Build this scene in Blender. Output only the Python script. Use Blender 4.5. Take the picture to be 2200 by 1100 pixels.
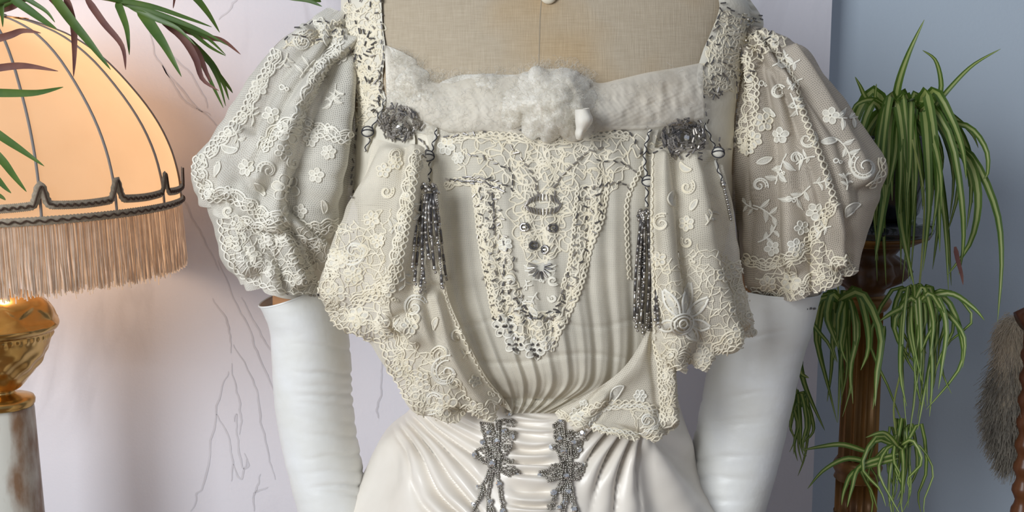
import bpy, bmesh, math, random
import numpy as np
from mathutils import Vector, Matrix
from mathutils.bvhtree import BVHTree

random.seed(7); rng = np.random.default_rng(7)
scene = bpy.context.scene
for o in list(bpy.data.objects): bpy.data.objects.remove(o)
COL = scene.collection
R = math.radians

# ------------------------------------------------------------------ camera
F = 2500.0
TH = R(8.5)
CAM = Vector((0, -1.1, 1.30))
cd = bpy.data.cameras.new('camera'); cam = bpy.data.objects.new('camera', cd); COL.objects.link(cam)
cd.sensor_fit = 'HORIZONTAL'; cd.sensor_width = 36; cd.lens = F / 2200 * 36; cd.clip_start = .02
cam.location = CAM; cam.rotation_euler = (math.pi / 2 - TH, 0, 0)
scene.camera = cam
# ------------------------------------------------------------------ world, window light, exposure
w = bpy.data.worlds.new('room_light'); scene.world = w; w.use_nodes = True
w.node_tree.nodes['Background'].inputs[0].default_value = (.62, .66, .76, 1)
w.node_tree.nodes['Background'].inputs[1].default_value = .38
ld = bpy.data.lights.new('window_daylight', 'AREA'); ld.shape = 'RECTANGLE'; ld.size = 1.1; ld.size_y = 1.3
ld.energy = 64; ld.color = (.93, .965, 1.0)
lo = bpy.data.objects.new('window_daylight', ld); COL.objects.link(lo)
lo.location = (-1.45, -2.1, 1.85)
lo.rotation_euler = (Vector((-.25, .3, 1.1)) - lo.location).to_track_quat('-Z', 'Y').to_euler()
scene.view_settings.view_transform = 'Standard'; scene.view_settings.look = 'None'
scene.view_settings.gamma = 1; scene.view_settings.use_curve_mapping = False
scene.view_settings.exposure = 0.0

# ------------------------------------------------------------------ pixel helpers
_c, _s = math.cos(TH), math.sin(TH)
def ray(px, py):
    a = (px - 1100) / F; b = (550 - py) / F
    return Vector((a, _c + b * _s, -_s + b * _c))
def P(px, py, Y):
    r = ray(px, py)
    return CAM + r * ((Y - CAM.y) / r.y)
def PN(px, py, Y):
    px = np.asarray(px, float); py = np.asarray(py, float); Y = np.asarray(Y, float)
    a = (px - 1100) / F; b = (550 - py) / F
    ry = _c + b * _s; rz = -_s + b * _c
    k = (Y - CAM.y) / ry
    return np.stack([CAM.x + a * k, CAM.y + ry * k, CAM.z + rz * k], -1)

def wav(x, y, seed, f=1.0, octv=2):
    g = np.random.default_rng(seed); out = 0; amp = 1.0; tot = 0
    for o in range(octv):
        for k in range(5):
            an = g.uniform(0, 6.283); ff = f * g.uniform(.6, 1.5)
            out = out + amp / 2.4 * np.sin(ff * (x * math.cos(an) + y * math.sin(an)) + g.uniform(0, 6.283))
        tot += amp; amp *= .5; f *= 2.1
    return out / tot

def cr(arr, n):
    a = np.asarray(arr, float); m = len(a)
    if a.ndim == 1: a = a[:, None]
    t = np.linspace(0, m - 1, n); i = np.minimum(t.astype(int), m - 2); u = (t - i)[:, None]
    g = lambda k: a[np.clip(k, 0, m - 1)]
    p0, p1, p2, p3 = g(i - 1), g(i), g(i + 1), g(i + 2)
    return .5 * (2 * p1 + (p2 - p0) * u + (2 * p0 - 5 * p1 + 4 * p2 - p3) * u ** 2 + (3 * p1 - p0 - 3 * p2 + p3) * u ** 3)

# ------------------------------------------------------------------ materials
def nodes_of(name):
    m = bpy.data.materials.new(name); m.use_nodes = True
    nt = m.node_tree; return m, nt, nt.nodes, nt.links
def rgb(c): return (c[0], c[1], c[2], 1)
def mat(name, c1, c2=None, nscale=30, rough=.6, metal=0, bump=0, bscale=200, sheen=0, transl=0, spec=.4, lo_=.35, hi_=.65, coat=0, stretch=None):
    m, nt, N, L = nodes_of(name)
    b = N['Principled BSDF']; out = N['Material Output']
    b.inputs['Base Color'].default_value = rgb(c1); b.inputs['Roughness'].default_value = rough
    b.inputs['Metallic'].default_value = metal; b.inputs['Specular IOR Level'].default_value = spec
    if sheen: b.inputs['Sheen Weight'].default_value = sheen
    if coat: b.inputs['Coat Weight'].default_value = coat
    tc = N.new('ShaderNodeTexCoord'); vec = tc.outputs['Object']
    if stretch:
        mp = N.new('ShaderNodeMapping'); mp.inputs['Scale'].default_value = stretch
        L.new(vec, mp.inputs['Vector']); vec = mp.outputs['Vector']
    csock = None
    if c2 is not None:
        n = N.new('ShaderNodeTexNoise'); n.inputs['Scale'].default_value = nscale; n.inputs['Detail'].default_value = 5
        L.new(vec, n.inputs['Vector'])
        r = N.new('ShaderNodeValToRGB'); r.color_ramp.elements[0].position = lo_; r.color_ramp.elements[1].position = hi_
        r.color_ramp.elements[0].color = rgb(c1); r.color_ramp.elements[1].color = rgb(c2)
        L.new(n.outputs['Fac'], r.inputs['Fac']); L.new(r.outputs['Color'], b.inputs['Base Color']); csock = r.outputs['Color']
    if bump:
        n2 = N.new('ShaderNodeTexNoise'); n2.inputs['Scale'].default_value = bscale; n2.inputs['Detail'].default_value = 4
        L.new(vec, n2.inputs['Vector'])
        bp = N.new('ShaderNodeBump'); bp.inputs['Strength'].default_value = bump; bp.inputs['Distance'].default_value = .002
        L.new(n2.outputs['Fac'], bp.inputs['Height']); L.new(bp.outputs['Normal'], b.inputs['Normal'])
    if transl:
        t = N.new('ShaderNodeBsdfTranslucent'); t.inputs['Color'].default_value = rgb(c1)
        if csock: L.new(csock, t.inputs['Color'])
        mx = N.new('ShaderNodeMixShader'); mx.inputs['Fac'].default_value = transl
        L.new(b.outputs[0], mx.inputs[1]); L.new(t.outputs[0], mx.inputs[2]); L.new(mx.outputs[0], out.inputs['Surface'])
    return m
def net_mat(name, col, hole=.45, cell=.0017, thread=.16, uneven=None):
    """machine net: threads round tiny open cells, cells partly clouded by the net's own nap"""
    m, nt, N, L = nodes_of(name)
    out = N['Material Output']; N.remove(N['Principled BSDF'])
    tc = N.new('ShaderNodeTexCoord')
    v = N.new('ShaderNodeTexVoronoi'); v.voronoi_dimensions = '2D'; v.feature = 'DISTANCE_TO_EDGE'
    v.inputs['Scale'].default_value = 1 / cell; v.inputs['Randomness'].default_value = .32
    L.new(tc.outputs['UV'], v.inputs['Vector'])
    mr = N.new('ShaderNodeMapRange'); mr.inputs['From Min'].default_value = thread * .7; mr.inputs['From Max'].default_value = thread * 1.5
    mr.inputs['To Min'].default_value = 1; mr.inputs['To Max'].default_value = hole; mr.clamp = True
    L.new(v.outputs['Distance'], mr.inputs['Value'])
    nz = N.new('ShaderNodeTexNoise'); nz.inputs['Scale'].default_value = 26; nz.inputs['Detail'].default_value = 4
    L.new(tc.outputs['Object'], nz.inputs['Vector'])
    rp = N.new('ShaderNodeValToRGB'); c2 = uneven or tuple(x * .8 for x in col)
    rp.color_ramp.elements[0].color = rgb(c2); rp.color_ramp.elements[1].color = rgb(col)
    rp.color_ramp.elements[0].position = .3; rp.color_ramp.elements[1].position = .65
    L.new(nz.outputs['Fac'], rp.inputs['Fac'])
    d = N.new('ShaderNodeBsdfDiffuse'); t = N.new('ShaderNodeBsdfTranslucent'); tr = N.new('ShaderNodeBsdfTransparent')
    L.new(rp.outputs['Color'], d.inputs['Color']); L.new(rp.outputs['Color'], t.inputs['Color'])
    bp = N.new('ShaderNodeBump'); bp.inputs['Strength'].default_value = .3; bp.inputs['Distance'].default_value = .0005; bp.invert = True
    L.new(v.outputs['Distance'], bp.inputs['Height']); L.new(bp.outputs['Normal'], d.inputs['Normal'])
    m1 = N.new('ShaderNodeMixShader'); m1.inputs['Fac'].default_value = .25
    L.new(d.outputs[0], m1.inputs[1]); L.new(t.outputs[0], m1.inputs[2])
    m2 = N.new('ShaderNodeMixShader')
    L.new(mr.outputs['Result'], m2.inputs['Fac']); L.new(tr.outputs[0], m2.inputs[1]); L.new(m1.outputs[0], m2.inputs[2])
    L.new(m2.outputs[0], out.inputs['Surface'])
    return m
def linen_mat():
    m, nt, N, L = nodes_of('linen'); b = N['Principled BSDF']; b.inputs['Roughness'].default_value = .9; b.inputs['Specular IOR Level'].default_value = .1
    tc = N.new('ShaderNodeTexCoord')
    def thr(sc):
        mp = N.new('ShaderNodeMapping'); mp.inputs['Scale'].default_value = sc; L.new(tc.outputs['Object'], mp.inputs['Vector'])
        n = N.new('ShaderNodeTexNoise'); n.inputs['Scale'].default_value = 1; n.inputs['Detail'].default_value = 3
        L.new(mp.outputs['Vector'], n.inputs['Vector']); return n.outputs['Fac']
    a, c = thr((1500, 100, 60)), thr((60, 100, 1500))
    add = N.new('ShaderNodeMath'); add.operation = 'ADD'; L.new(a, add.inputs[0]); L.new(c, add.inputs[1])
    rp = N.new('ShaderNodeValToRGB'); rp.color_ramp.elements[0].position = .35; rp.color_ramp.elements[1].position = .68
    rp.color_ramp.elements[0].color = (.41, .34, .245, 1); rp.color_ramp.elements[1].color = (.51, .435, .325, 1)
    mul = N.new('ShaderNodeMath'); mul.operation = 'MULTIPLY'; mul.inputs[1].default_value = .5; L.new(add.outputs[0], mul.inputs[0]); L.new(mul.outputs[0], rp.inputs['Fac'])
    st = N.new('ShaderNodeTexNoise'); st.inputs['Scale'].default_value = 9; L.new(tc.outputs['Object'], st.inputs['Vector'])
    sr = N.new('ShaderNodeValToRGB'); sr.color_ramp.elements[0].position = .5; sr.color_ramp.elements[1].position = .75
    sr.color_ramp.elements[0].color = (1, 1, 1, 1); sr.color_ramp.elements[1].color = (.98, .82, .6, 1); L.new(st.outputs['Fac'], sr.inputs['Fac'])
    mx = N.new('ShaderNodeMix'); mx.data_type = 'RGBA'; mx.blend_type = 'MULTIPLY'; mx.inputs['Factor'].default_value = 1
    L.new(rp.outputs['Color'], mx.inputs['A']); L.new(sr.outputs['Color'], mx.inputs['B']); L.new(mx.outputs['Result'], b.inputs['Base Color'])
    bp = N.new('ShaderNodeBump'); bp.inputs['Strength'].default_value = .35; bp.inputs['Distance'].default_value = .001
    L.new(add.outputs[0], bp.inputs['Height']); L.new(bp.outputs['Normal'], b.inputs['Normal'])
    return m
M = dict(
    linen=linen_mat(),
    silk=mat('cream_silk', (.80, .75, .63), (.74, .69, .57), 40, .55, bump=.15, bscale=300),
    lining=mat('sleeve_lining', (.62, .575, .49), (.54, .49, .41), 30, .8, bump=.2, bscale=400),
    satin=mat('ivory_satin', (.82, .77, .69), (.77, .71, .62), 18, .36, spec=.55, bump=.06, bscale=60, sheen=.2),
    lining_shaded=mat('sleeve_lining_shaded', (.52, .46, .375), (.44, .385, .31), 30, .8, bump=.2, bscale=400),  # darker copy of the sleeve lining, painting in the right sleeve's shade
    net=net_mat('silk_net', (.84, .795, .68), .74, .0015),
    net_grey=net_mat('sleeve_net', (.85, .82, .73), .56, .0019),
    net_shaded=net_mat('sleeve_net_shaded', (.70, .625, .52), .50, .0019),  # darker, yellower sleeve net: shade of the right side put into the colour
    net_cream=net_mat('cream_net', (.86, .80, .665), .62, .0018),
    cord=mat('lace_cord', (.83, .80, .71), (.77, .73, .62), 60, .8, spec=.2),
    cord_warm=mat('lace_cord_aged', (.83, .77, .63), (.76, .69, .53), 60, .8, spec=.2),
    cloth=mat('lace_cloth', (.80, .77, .68), (.72, .685, .59), 300, .85, bump=.4, bscale=900, spec=.15, transl=.15),
    fluff=mat('tulle_fluff', (.82, .77, .67), (.76, .70, .58), 12, .95, bump=.1, bscale=500, spec=.05),
    kid=mat('white_kid_leather', (.80, .81, .80), (.76, .76, .72), 25, .42, bump=.14, bscale=160, spec=.4),
    skin=mat('arm_covering', (.52, .27, .13), (.44, .22, .10), 20, .7),
    steel=mat('steel_bead', (.17, .16, .155), rough=.3, metal=.7),
    steel2=mat('grey_bead', (.36, .33, .295), rough=.4, metal=.7),
    silver=mat('silver_bead', (.62, .60, .56), rough=.32, metal=1),
    pewter=mat('pewter_bead', (.42, .40, .35), rough=.28, metal=.9),
    stone=mat('rhinestone', (.88, .90, .92), rough=.06, metal=.9),
    darkthread=mat('dark_thread', (.03, .03, .04), rough=.7),
    brass=mat('brass', (.66, .43, .17), (.48, .30, .10), 24, .24, metal=1, bump=.12, bscale=50),
    onyx=mat('onyx_column', (.55, .55, .50), (.22, .13, .075), 26, .3, bump=0, lo_=.44, hi_=.62, stretch=(1, 1, .4)),
    shade=mat('shade_silk', (.82, .67, .50), (.78, .625, .455), 14, .8, transl=.85, spec=.1, bump=.1, bscale=500),
    rib=mat('shade_seam', (.22, .20, .19), rough=.8),
    braid=mat('grey_braid', (.42, .35, .27), (.30, .25, .18), 400, .85),
    braid_dark=mat('brown_braid', (.075, .045, .03), rough=.8),
    fringe=mat('fringe_silk', (.88, .78, .67), (.80, .69, .57), 90, .5, transl=.6),
    palm=mat('palm_leaf', (.055, .12, .025), (.10, .17, .03), 30, .4, transl=.2),
    palm_dry=mat('palm_leaf_dry', (.20, .085, .06), (.12, .045, .04), 40, .6, transl=.15),
    leafg=mat('spider_leaf_green', (.06, .125, .016), (.10, .175, .026), 20, .4, transl=.2),
    leafp=mat('spider_leaf_pale', (.30, .37, .10), (.40, .45, .16), 20, .4, transl=.2),
    pot=mat('dark_glazed_pot', (.012, .014, .02), rough=.18, coat=.5),
    soil=mat('potting_soil', (.02, .015, .01), rough=.95),
    giltwood=mat('gilded_wood', (.075, .03, .01), (.24, .115, .02), 16, .38, metal=.3, stretch=(1, 1, .3), bump=.2, bscale=120),
    darkwood=mat('dark_carved_wood', (.05, .022, .01), (.11, .05, .018), 20, .4, bump=.2, bscale=90),
    chairwood=mat('chair_wood', (.16, .06, .02), (.09, .03, .012), 22, .35, stretch=(1, 1, .3)),
    fur_l=mat('fur_cream', (.62, .53, .41), (.50, .42, .31), 60, .9),
    fur_d=mat('fur_grey', (.30, .27, .22), (.20, .18, .15), 60, .9),
    fluff_fibre=mat('tulle_fibre', (.86, .83, .75), (.80, .76, .67), 12, .95, spec=.05),
    puff=mat('tulle_puff', (.84, .805, .72), (.79, .745, .645), 40, .95, bump=.15, bscale=500, spec=.05, transl=.1),
    yoke=mat('yoke_silk', (.66, .62, .52), (.74, .70, .59), 40, .6, bump=.2, bscale=300),
    ivory=mat('ivory_button', (.76, .70, .56), rough=.35),
)
def wall_mat(name, base, vein, amount):
    m, nt, N, L = nodes_of(name); b = N['Principled BSDF']; b.inputs['Roughness'].default_value = .55; b.inputs['Specular IOR Level'].default_value = .25
    tc = N.new('ShaderNodeTexCoord'); mp = N.new('ShaderNodeMapping'); mp.inputs['Rotation'].default_value = (0, R(28), 0); mp.inputs['Scale'].default_value = (2.6, 1, .9)
    L.new(tc.outputs['Object'], mp.inputs['Vector'])
    n = N.new('ShaderNodeTexNoise'); n.inputs['Scale'].default_value = 2.2; n.inputs['Detail'].default_value = 6; n.inputs['Distortion'].default_value = .6
    L.new(mp.outputs['Vector'], n.inputs['Vector'])
    s = N.new('ShaderNodeMath'); s.operation = 'SUBTRACT'; s.inputs[1].default_value = .5; L.new(n.outputs['Fac'], s.inputs[0])
    a = N.new('ShaderNodeMath'); a.operation = 'ABSOLUTE'; L.new(s.outputs[0], a.inputs[0])
    r = N.new('ShaderNodeMapRange'); r.inputs['From Min'].default_value = 0; r.inputs['From Max'].default_value = .035; r.inputs['To Min'].default_value = amount; r.inputs['To Max'].default_value = 0
    L.new(a.outputs[0], r.inputs['Value'])
    n2 = N.new('ShaderNodeTexNoise'); n2.inputs['Scale'].default_value = 3; L.new(tc.outputs['Object'], n2.inputs['Vector'])
    r2 = N.new('ShaderNodeMapRange'); r2.inputs['From Min'].default_value = .48; r2.inputs['From Max'].default_value = .66; L.new(n2.outputs['Fac'], r2.inputs['Value'])
    mu = N.new('ShaderNodeMath'); mu.operation = 'MULTIPLY'; L.new(r.outputs[0], mu.inputs[0]); L.new(r2.outputs[0], mu.inputs[1])
    mx = N.new('ShaderNodeMix'); mx.data_type = 'RGBA'; mx.inputs['A'].default_value = rgb(base); mx.inputs['B'].default_value = rgb(vein)
    L.new(mu.outputs[0], mx.inputs['Factor']); L.new(mx.outputs['Result'], b.inputs['Base Color'])
    n3 = N.new('ShaderNodeTexNoise'); n3.inputs['Scale'].default_value = 220; n3.inputs['Detail'].default_value = 3; L.new(tc.outputs['Object'], n3.inputs['Vector'])
    bp = N.new('ShaderNodeBump'); bp.inputs['Strength'].default_value = .12; bp.inputs['Distance'].default_value = .002; L.new(n3.outputs['Fac'], bp.inputs['Height']); L.new(bp.outputs['Normal'], b.inputs['Normal'])
    return m
def voile(m, a):
    nt = m.node_tree; N = nt.nodes; L = nt.links; out = N['Material Output']; src = out.inputs['Surface'].links[0].from_socket
    tr = N.new('ShaderNodeBsdfTransparent'); mx = N.new('ShaderNodeMixShader'); nz = N.new('ShaderNodeTexNoise'); nz.inputs['Scale'].default_value = 28; nz.inputs['Detail'].default_value = 6
    tc = N.new('ShaderNodeTexCoord'); L.new(tc.outputs['Object'], nz.inputs['Vector']); mr = N.new('ShaderNodeMapRange'); mr.inputs['From Min'].default_value = .3; mr.inputs['From Max'].default_value = .65; mr.inputs['To Min'].default_value = a - .25; mr.inputs['To Max'].default_value = a + .12
    L.new(nz.outputs['Fac'], mr.inputs['Value']); L.new(mr.outputs[0], mx.inputs['Fac']); L.new(tr.outputs[0], mx.inputs[1]); L.new(src, mx.inputs[2]); L.new(mx.outputs[0], out.inputs['Surface'])
voile(M['fluff'], .66)
for k_ in ('puff', 'fluff_fibre'):
    b_ = M[k_].node_tree.nodes['Principled BSDF']; b_.inputs['Subsurface Weight'].default_value = .45; b_.inputs['Subsurface Scale'].default_value = .006; b_.inputs['Subsurface Radius'].default_value = (1, .9, .8)
M['marble'] = wall_mat('marbled_wall', (.70, .695, .75), (.48, .47, .51), .4)
M['bluewall'] = wall_mat('pale_blue_wall', (.50, .58, .66), (.5, .56, .64), .0)
M['vein'] = mat('marble_vein', (.55, .54, .58), (.64, .635, .68), 18, .6, spec=.2)
M['floorboards'] = mat('oak_floor', (.28, .17, .09), (.2, .12, .06), 6, .5, stretch=(1, 8, 1))

# ------------------------------------------------------------------ object helpers
def link(o, parent=None):
    COL.objects.link(o)
    if parent is not None:
        o.parent = parent
        if parent.type == 'EMPTY' and parent.parent is None: o.matrix_parent_inverse = Matrix.Translation(-parent.location)
    return o
def mesh(name, verts, faces, mats, parent=None, smooth=True, uv=None, fmat=None, kind=None, label=None):
    me = bpy.data.meshes.new(name)
    me.from_pydata([tuple(v) for v in verts], [], [tuple(f) for f in faces])
    if not isinstance(mats, (list, tuple)): mats = [mats]
    for m in mats: me.materials.append(m)
    if smooth: me.polygons.foreach_set('use_smooth', [True] * len(me.polygons))
    if fmat is not None: me.polygons.foreach_set('material_index', list(fmat))
    if uv is not None:
        l = me.uv_layers.new(name='UVMap'); idx = np.zeros(len(me.loops), int); me.loops.foreach_get('vertex_index', idx)
        l.data.foreach_set('uv', np.asarray(uv, np.float32)[idx].ravel())
    me.update()
    o = link(bpy.data.objects.new(name, me), parent)
    if kind: o['kind'] = kind
    if label: o['label'] = label
    return o
def thing(name, label, cat, loc, group=None):
    o = bpy.data.objects.new(name, None); o.empty_display_size = .05; o.location = loc; COL.objects.link(o)
    o['label'] = label; o['category'] = cat
    if group: o['group'] = group
    return o
def grid_faces(nt, ns, wrap=False):
    f = []
    for i in range(nt - 1):
        for j in range(ns if wrap else ns - 1):
            k = (j + 1) % ns
            f.append((i * ns + j, i * ns + k, (i + 1) * ns + k, (i + 1) * ns + j))
    return f
def gnormals(G):
    du = np.gradient(G, axis=1); dv = np.gradient(G, axis=0)
    n = np.cross(du, dv); n /= np.linalg.norm(n, axis=-1, keepdims=True) + 1e-12
    return n
def guv(G):
    du = np.concatenate([np.zeros((G.shape[0], 1)), np.cumsum(np.linalg.norm(np.diff(G, axis=1), axis=-1), axis=1)], 1)
    du = du - du[:, du.shape[1] // 2][:, None]
    dv = np.concatenate([np.zeros((1, G.shape[1])), np.cumsum(np.linalg.norm(np.diff(G, axis=0), axis=-1), axis=0)], 0)
    return np.stack([du, dv], -1).reshape(-1, 2)
class Surf:
    """surfaces that trimmings are sewn on"""
    def __init__(s, *trees): s.t = list(trees)
    def cast(s, px, py):
        d = ray(px, py).normalized(); best = None
        for t in s.t:
            h = t.ray_cast(CAM, d)
            if h[0] is not None and (best is None or h[3] < best[2]): best = (h[0], h[1], h[3])
        if best is None: return None
        n = best[1]
        if n.dot(d) > 0: n = -n
        return best[0], n
def grid_obj(name, G, m, parent, wrap=False, **k):
    nt, ns = G.shape[:2]; V = G.reshape(-1, 3); Fc = grid_faces(nt, ns, wrap)
    o = mesh(name, V, Fc, m, parent, uv=guv(G), **k)
    tree = BVHTree.FromPolygons([Vector(v) for v in V], Fc)
    return o, tree
def tube_grid(rows, nt, ns, phi0=0., phi1=360., disp=None, power=1.0):
    """rows: (Lx,Ly,Rx,Ry,Yc,bfront,bback) - closed sections between two outline points"""
    A = cr(rows, nt); ph = np.radians(np.linspace(phi0, phi1, ns))
    Lp = PN(A[:, 0], A[:, 1], A[:, 4]); Rp = PN(A[:, 2], A[:, 3], A[:, 4])
    C = (Lp + Rp) / 2; H = (Rp - Lp) / 2
    cs = np.cos(ph); sn = np.sin(ph)
    cs = np.sign(cs) * np.abs(cs) ** power; 
    G = C[:, None, :] - H[:, None, :] * cs[None, :, None]
    b = np.where(sn[None, :] > 0, A[:, 5][:, None], A[:, 6][:, None])
    sp = np.sign(sn) * np.abs(sn) ** power
    G[:, :, 1] -= b * sp[None, :]
    if disp is not None:
        T, PH = np.meshgrid(np.linspace(0, 1, nt), ph, indexing='ij')
        n = gnormals(G)
        if n[nt // 2, ns // (4 if phi1 - phi0 > 300 else 2), 1] > 0: n = -n
        PXY = proj(G)
        G = G + n * disp(T, PH, PXY[..., 0], PXY[..., 1])[..., None]
    return G
def proj(G):
    d = G - np.array(CAM); z = d[..., 1] * _c - d[..., 2] * _s; u = d[..., 1] * _s + d[..., 2] * _c
    return np.stack([1100 + F * d[..., 0] / z, 550 - F * u / z], -1)
def sheet_grid(rows, nt, ns, disp=None):
    """rows: (Lx,Ly,YL,Rx,Ry,YR,bulge)"""
    A = cr(rows, nt); s = np.linspace(0, 1, ns)
    px = A[:, 0][:, None] * (1 - s) + A[:, 3][:, None] * s
    py = A[:, 1][:, None] * (1 - s) + A[:, 4][:, None] * s
    Y = A[:, 2][:, None] * (1 - s) + A[:, 5][:, None] * s - A[:, 6][:, None] * np.sin(np.pi * s)[None]
    G = PN(px, py, Y)
    if disp is not None:
        n = gnormals(G)
        if n[nt // 2, ns // 2, 1] > 0: n = -n
        T, S_ = np.meshgrid(np.linspace(0, 1, nt), s, indexing='ij')
        G = G + n * disp(T, S_, px, py)[..., None]
    return G
def on_grid(rows, nt, ns, S, off, disp=None):
    """rows: (Lx,Ly,Rx,Ry) laid onto a surface, lifted by off"""
    A = cr(rows, nt); s = np.linspace(0, 1, ns); G = np.zeros((nt, ns, 3)); last = None
    T, S_ = np.meshgrid(np.linspace(0, 1, nt), s, indexing='ij')
    px = A[:, 0][:, None] * (1 - s) + A[:, 2][:, None] * s; py = A[:, 1][:, None] * (1 - s) + A[:, 3][:, None] * s
    D = off + (disp(T, S_, px, py) if disp is not None else np.zeros_like(T))
    for i in range(nt):
        hits = [S.cast(px[i, j], py[i, j]) for j in range(ns)]; ok = [j for j in range(ns) if hits[j] is not None]
        for j in range(ns):
            r = ray(px[i, j], py[i, j]).normalized()
            if hits[j] is not None: G[i, j] = hits[j][0] - r * D[i, j]
            else:
                k = min(ok, key=lambda q_: abs(q_ - j)) if ok else None
                y = (hits[k][0].y if k is not None else (G[i - 1, j, 1] if i else 0.0)); G[i, j] = P(px[i, j], py[i, j], min(y + .002 * (abs(j - k) if k is not None else 0), .01)) 
    return G

# ------------------------------------------------------------------ lace tools (paths in picture px, sewn on by casting to the cloth)
def resample(p, step):
    p = np.asarray(p, float); d = np.linalg.norm(np.diff(p, axis=0), axis=1); s = np.concatenate([[0], np.cumsum(d)])
    n = max(2, int(s[-1] / step) + 1); q = np.linspace(0, s[-1], n)
    return np.stack([np.interp(q, s, p[:, 0]), np.interp(q, s, p[:, 1])], 1)
def smooth(p, n=None): return cr(p, n or (len(p) * 8))
class Lace:
    def __init__(s): s.v = []; s.f = []; s.m = []
    def tubeline(s, pts, nor, r, mi=0):
        n = len(pts)
        if n < 2: return
        b0 = len(s.v)
        for i in range(n):
            t = (pts[min(i + 1, n - 1)] - pts[max(i - 1, 0)])
            if t.length < 1e-9: t = Vector((1, 0, 0))
            t.normalize(); bb = t.cross(nor[i])
            if bb.length < 1e-6: bb = Vector((1, 0, 0))
            bb.normalize(); up = bb.cross(t)
            if up.dot(nor[i]) < 0: up = -up
            s.v += [pts[i] - bb * r - up * r * .5, pts[i] + up * r * .8, pts[i] + bb * r - up * r * .5]
            if i:
                a = b0 + (i - 1) * 3; c = a + 3
                s.f += [(a, a + 1, c + 1, c), (a + 1, a + 2, c + 2, c + 1)]; s.m += [mi, mi]
    def cord(s, path, r, S, off=.0008, step=4.5, mi=0):
        q = resample(path, step); pts = []; nor = []
        for x, y in q:
            h = S.cast(x, y)
            if h is None or (pts and abs(h[0].y - pts[-1].y) > .02):
                s.tubeline(pts, nor, r, mi); pts = []; nor = []
                if h is None: continue
            pts.append(h[0] + h[1] * off); nor.append(h[1])
        s.tubeline(pts, nor, r, mi)
    def fan(s, ring, S, off=.0006, mi=1, raise_=.0006):
        c = np.mean(ring, axis=0); h = S.cast(*c)
        if h is None: return
        vs = [h[0] + h[1] * (off + raise_)]
        for x, y in ring:
            g = S.cast(x, y)
            if g is None or abs(g[0].y - h[0].y) > .02: return
            vs.append(g[0] + g[1] * off)
        b = len(s.v); s.v += vs; n = len(ring)
        for i in range(n): s.f.append((b, b + 1 + i, b + 1 + (i + 1) % n)); s.m.append(mi)
    def strip(s, path, widths, S, off=.0007, mi=1):
        p = np.asarray(path, float); t = np.gradient(p, axis=0); t /= np.linalg.norm(t, axis=1, keepdims=True) + 1e-9
        nn = np.stack([-t[:, 1], t[:, 0]], 1); b = len(s.v); k = 0
        for i in range(len(p)):
            row = []
            for e in (-1, 0, 1):
                h = S.cast(*(p[i] + nn[i] * widths[i] * e))
                if h is None: break
                row.append(h[0] + h[1] * (off + (.0006 if e == 0 else 0)))
            if len(row) < 3: break
            s.v += row; k += 1
            if k > 1:
                a = b + (k - 2) * 3
                s.f += [(a, a + 1, a + 4, a + 3), (a + 1, a + 2, a + 5, a + 4)]; s.m += [mi, mi]
    def make(s, name, mats, parent, **k):
        if not s.f: return None
        return mesh(name, s.v, s.f, mats, parent, fmat=s.m, **k)
def ringpath(cx, cy, rx, ry=None, rot=0, n=14, a0=0, a1=360):
    ry = rx if ry is None else ry; a = np.radians(np.linspace(a0, a1, n)); x = rx * np.cos(a); y = ry * np.sin(a); c, q = math.cos(rot), math.sin(rot)
    return np.stack([cx + x * c - y * q, cy + x * q + y * c], 1)
CORD = .00072
def flower(cx, cy, rad, S, n=6, rot=0, fill=True, r=CORD):
    l = Lace()
    for k in range(n):
        a = rot + k * 6.2832 / n
        pc = (cx + math.cos(a) * rad * .62, cy + math.sin(a) * rad * .62)
        rp = ringpath(pc[0], pc[1], rad * .42, rad * .32 * (6.5 / n) ** .5, a, 12)
        if fill: l.fan(rp[:-1], S)
        l.cord(rp, r, S, off=.0014, step=rad * .14)
    l.cord(ringpath(cx, cy, rad * .22, n=12), r * 1.1, S, off=.0016, step=rad * .1)
    return l
def scroll(cx, cy, rad, S, rot=0, dr=1, fill=True, r=CORD):
    l = Lace(); a = np.linspace(0, 8.2, 40); q = rad * (.16 + .84 * (a / 8.2) ** 1.2)
    p = np.stack([cx + q * np.cos(rot + dr * a), cy + q * np.sin(rot + dr * a)], 1)
    if fill: l.strip(p[10:], np.linspace(rad * .07, rad * .17, 30) * np.sin(np.linspace(.5, 3.0, 30)), S)
    q2 = q * .72; p2 = np.stack([cx + q2 * np.cos(rot + dr * a), cy + q2 * np.sin(rot + dr * a)], 1)
    l.cord(p, r, S, off=.0013); l.cord(p2[16:], r * .9, S, off=.0013)
    for k in range(16, 40, 2): l.cord([p[k], p2[k]], r * .6, S, off=.001)
    return l
def spray(cx, cy, ln, S, rot=0, n=3, r=CORD):
    l = Lace(); t = np.linspace(0, 1, 14); bend = random.uniform(-.5, .5)
    st = np.stack([cx + ln * t * np.cos(rot + bend * t), cy + ln * t * np.sin(rot + bend * t)], 1)
    l.cord(st, r, S, off=.0013)
    for k in range(n):
        b = st[3 + int(k * 10 / n)]; sd = 1 if k % 2 else -1; a = rot + sd * random.uniform(.5, .9); L_ = ln * random.uniform(.35, .5)
        u = np.linspace(0, 1, 9); pp = np.stack([b[0] + L_ * u * np.cos(a + sd * .4 * u), b[1] + L_ * u * np.sin(a + sd * .4 * u)], 1)
        l.strip(pp, ln * .085 * np.sin(np.pi * np.clip(u, .04, .97)) ** .8 + .3, S)
        l.cord(pp, r * .7, S, off=.0016)
    return l
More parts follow.
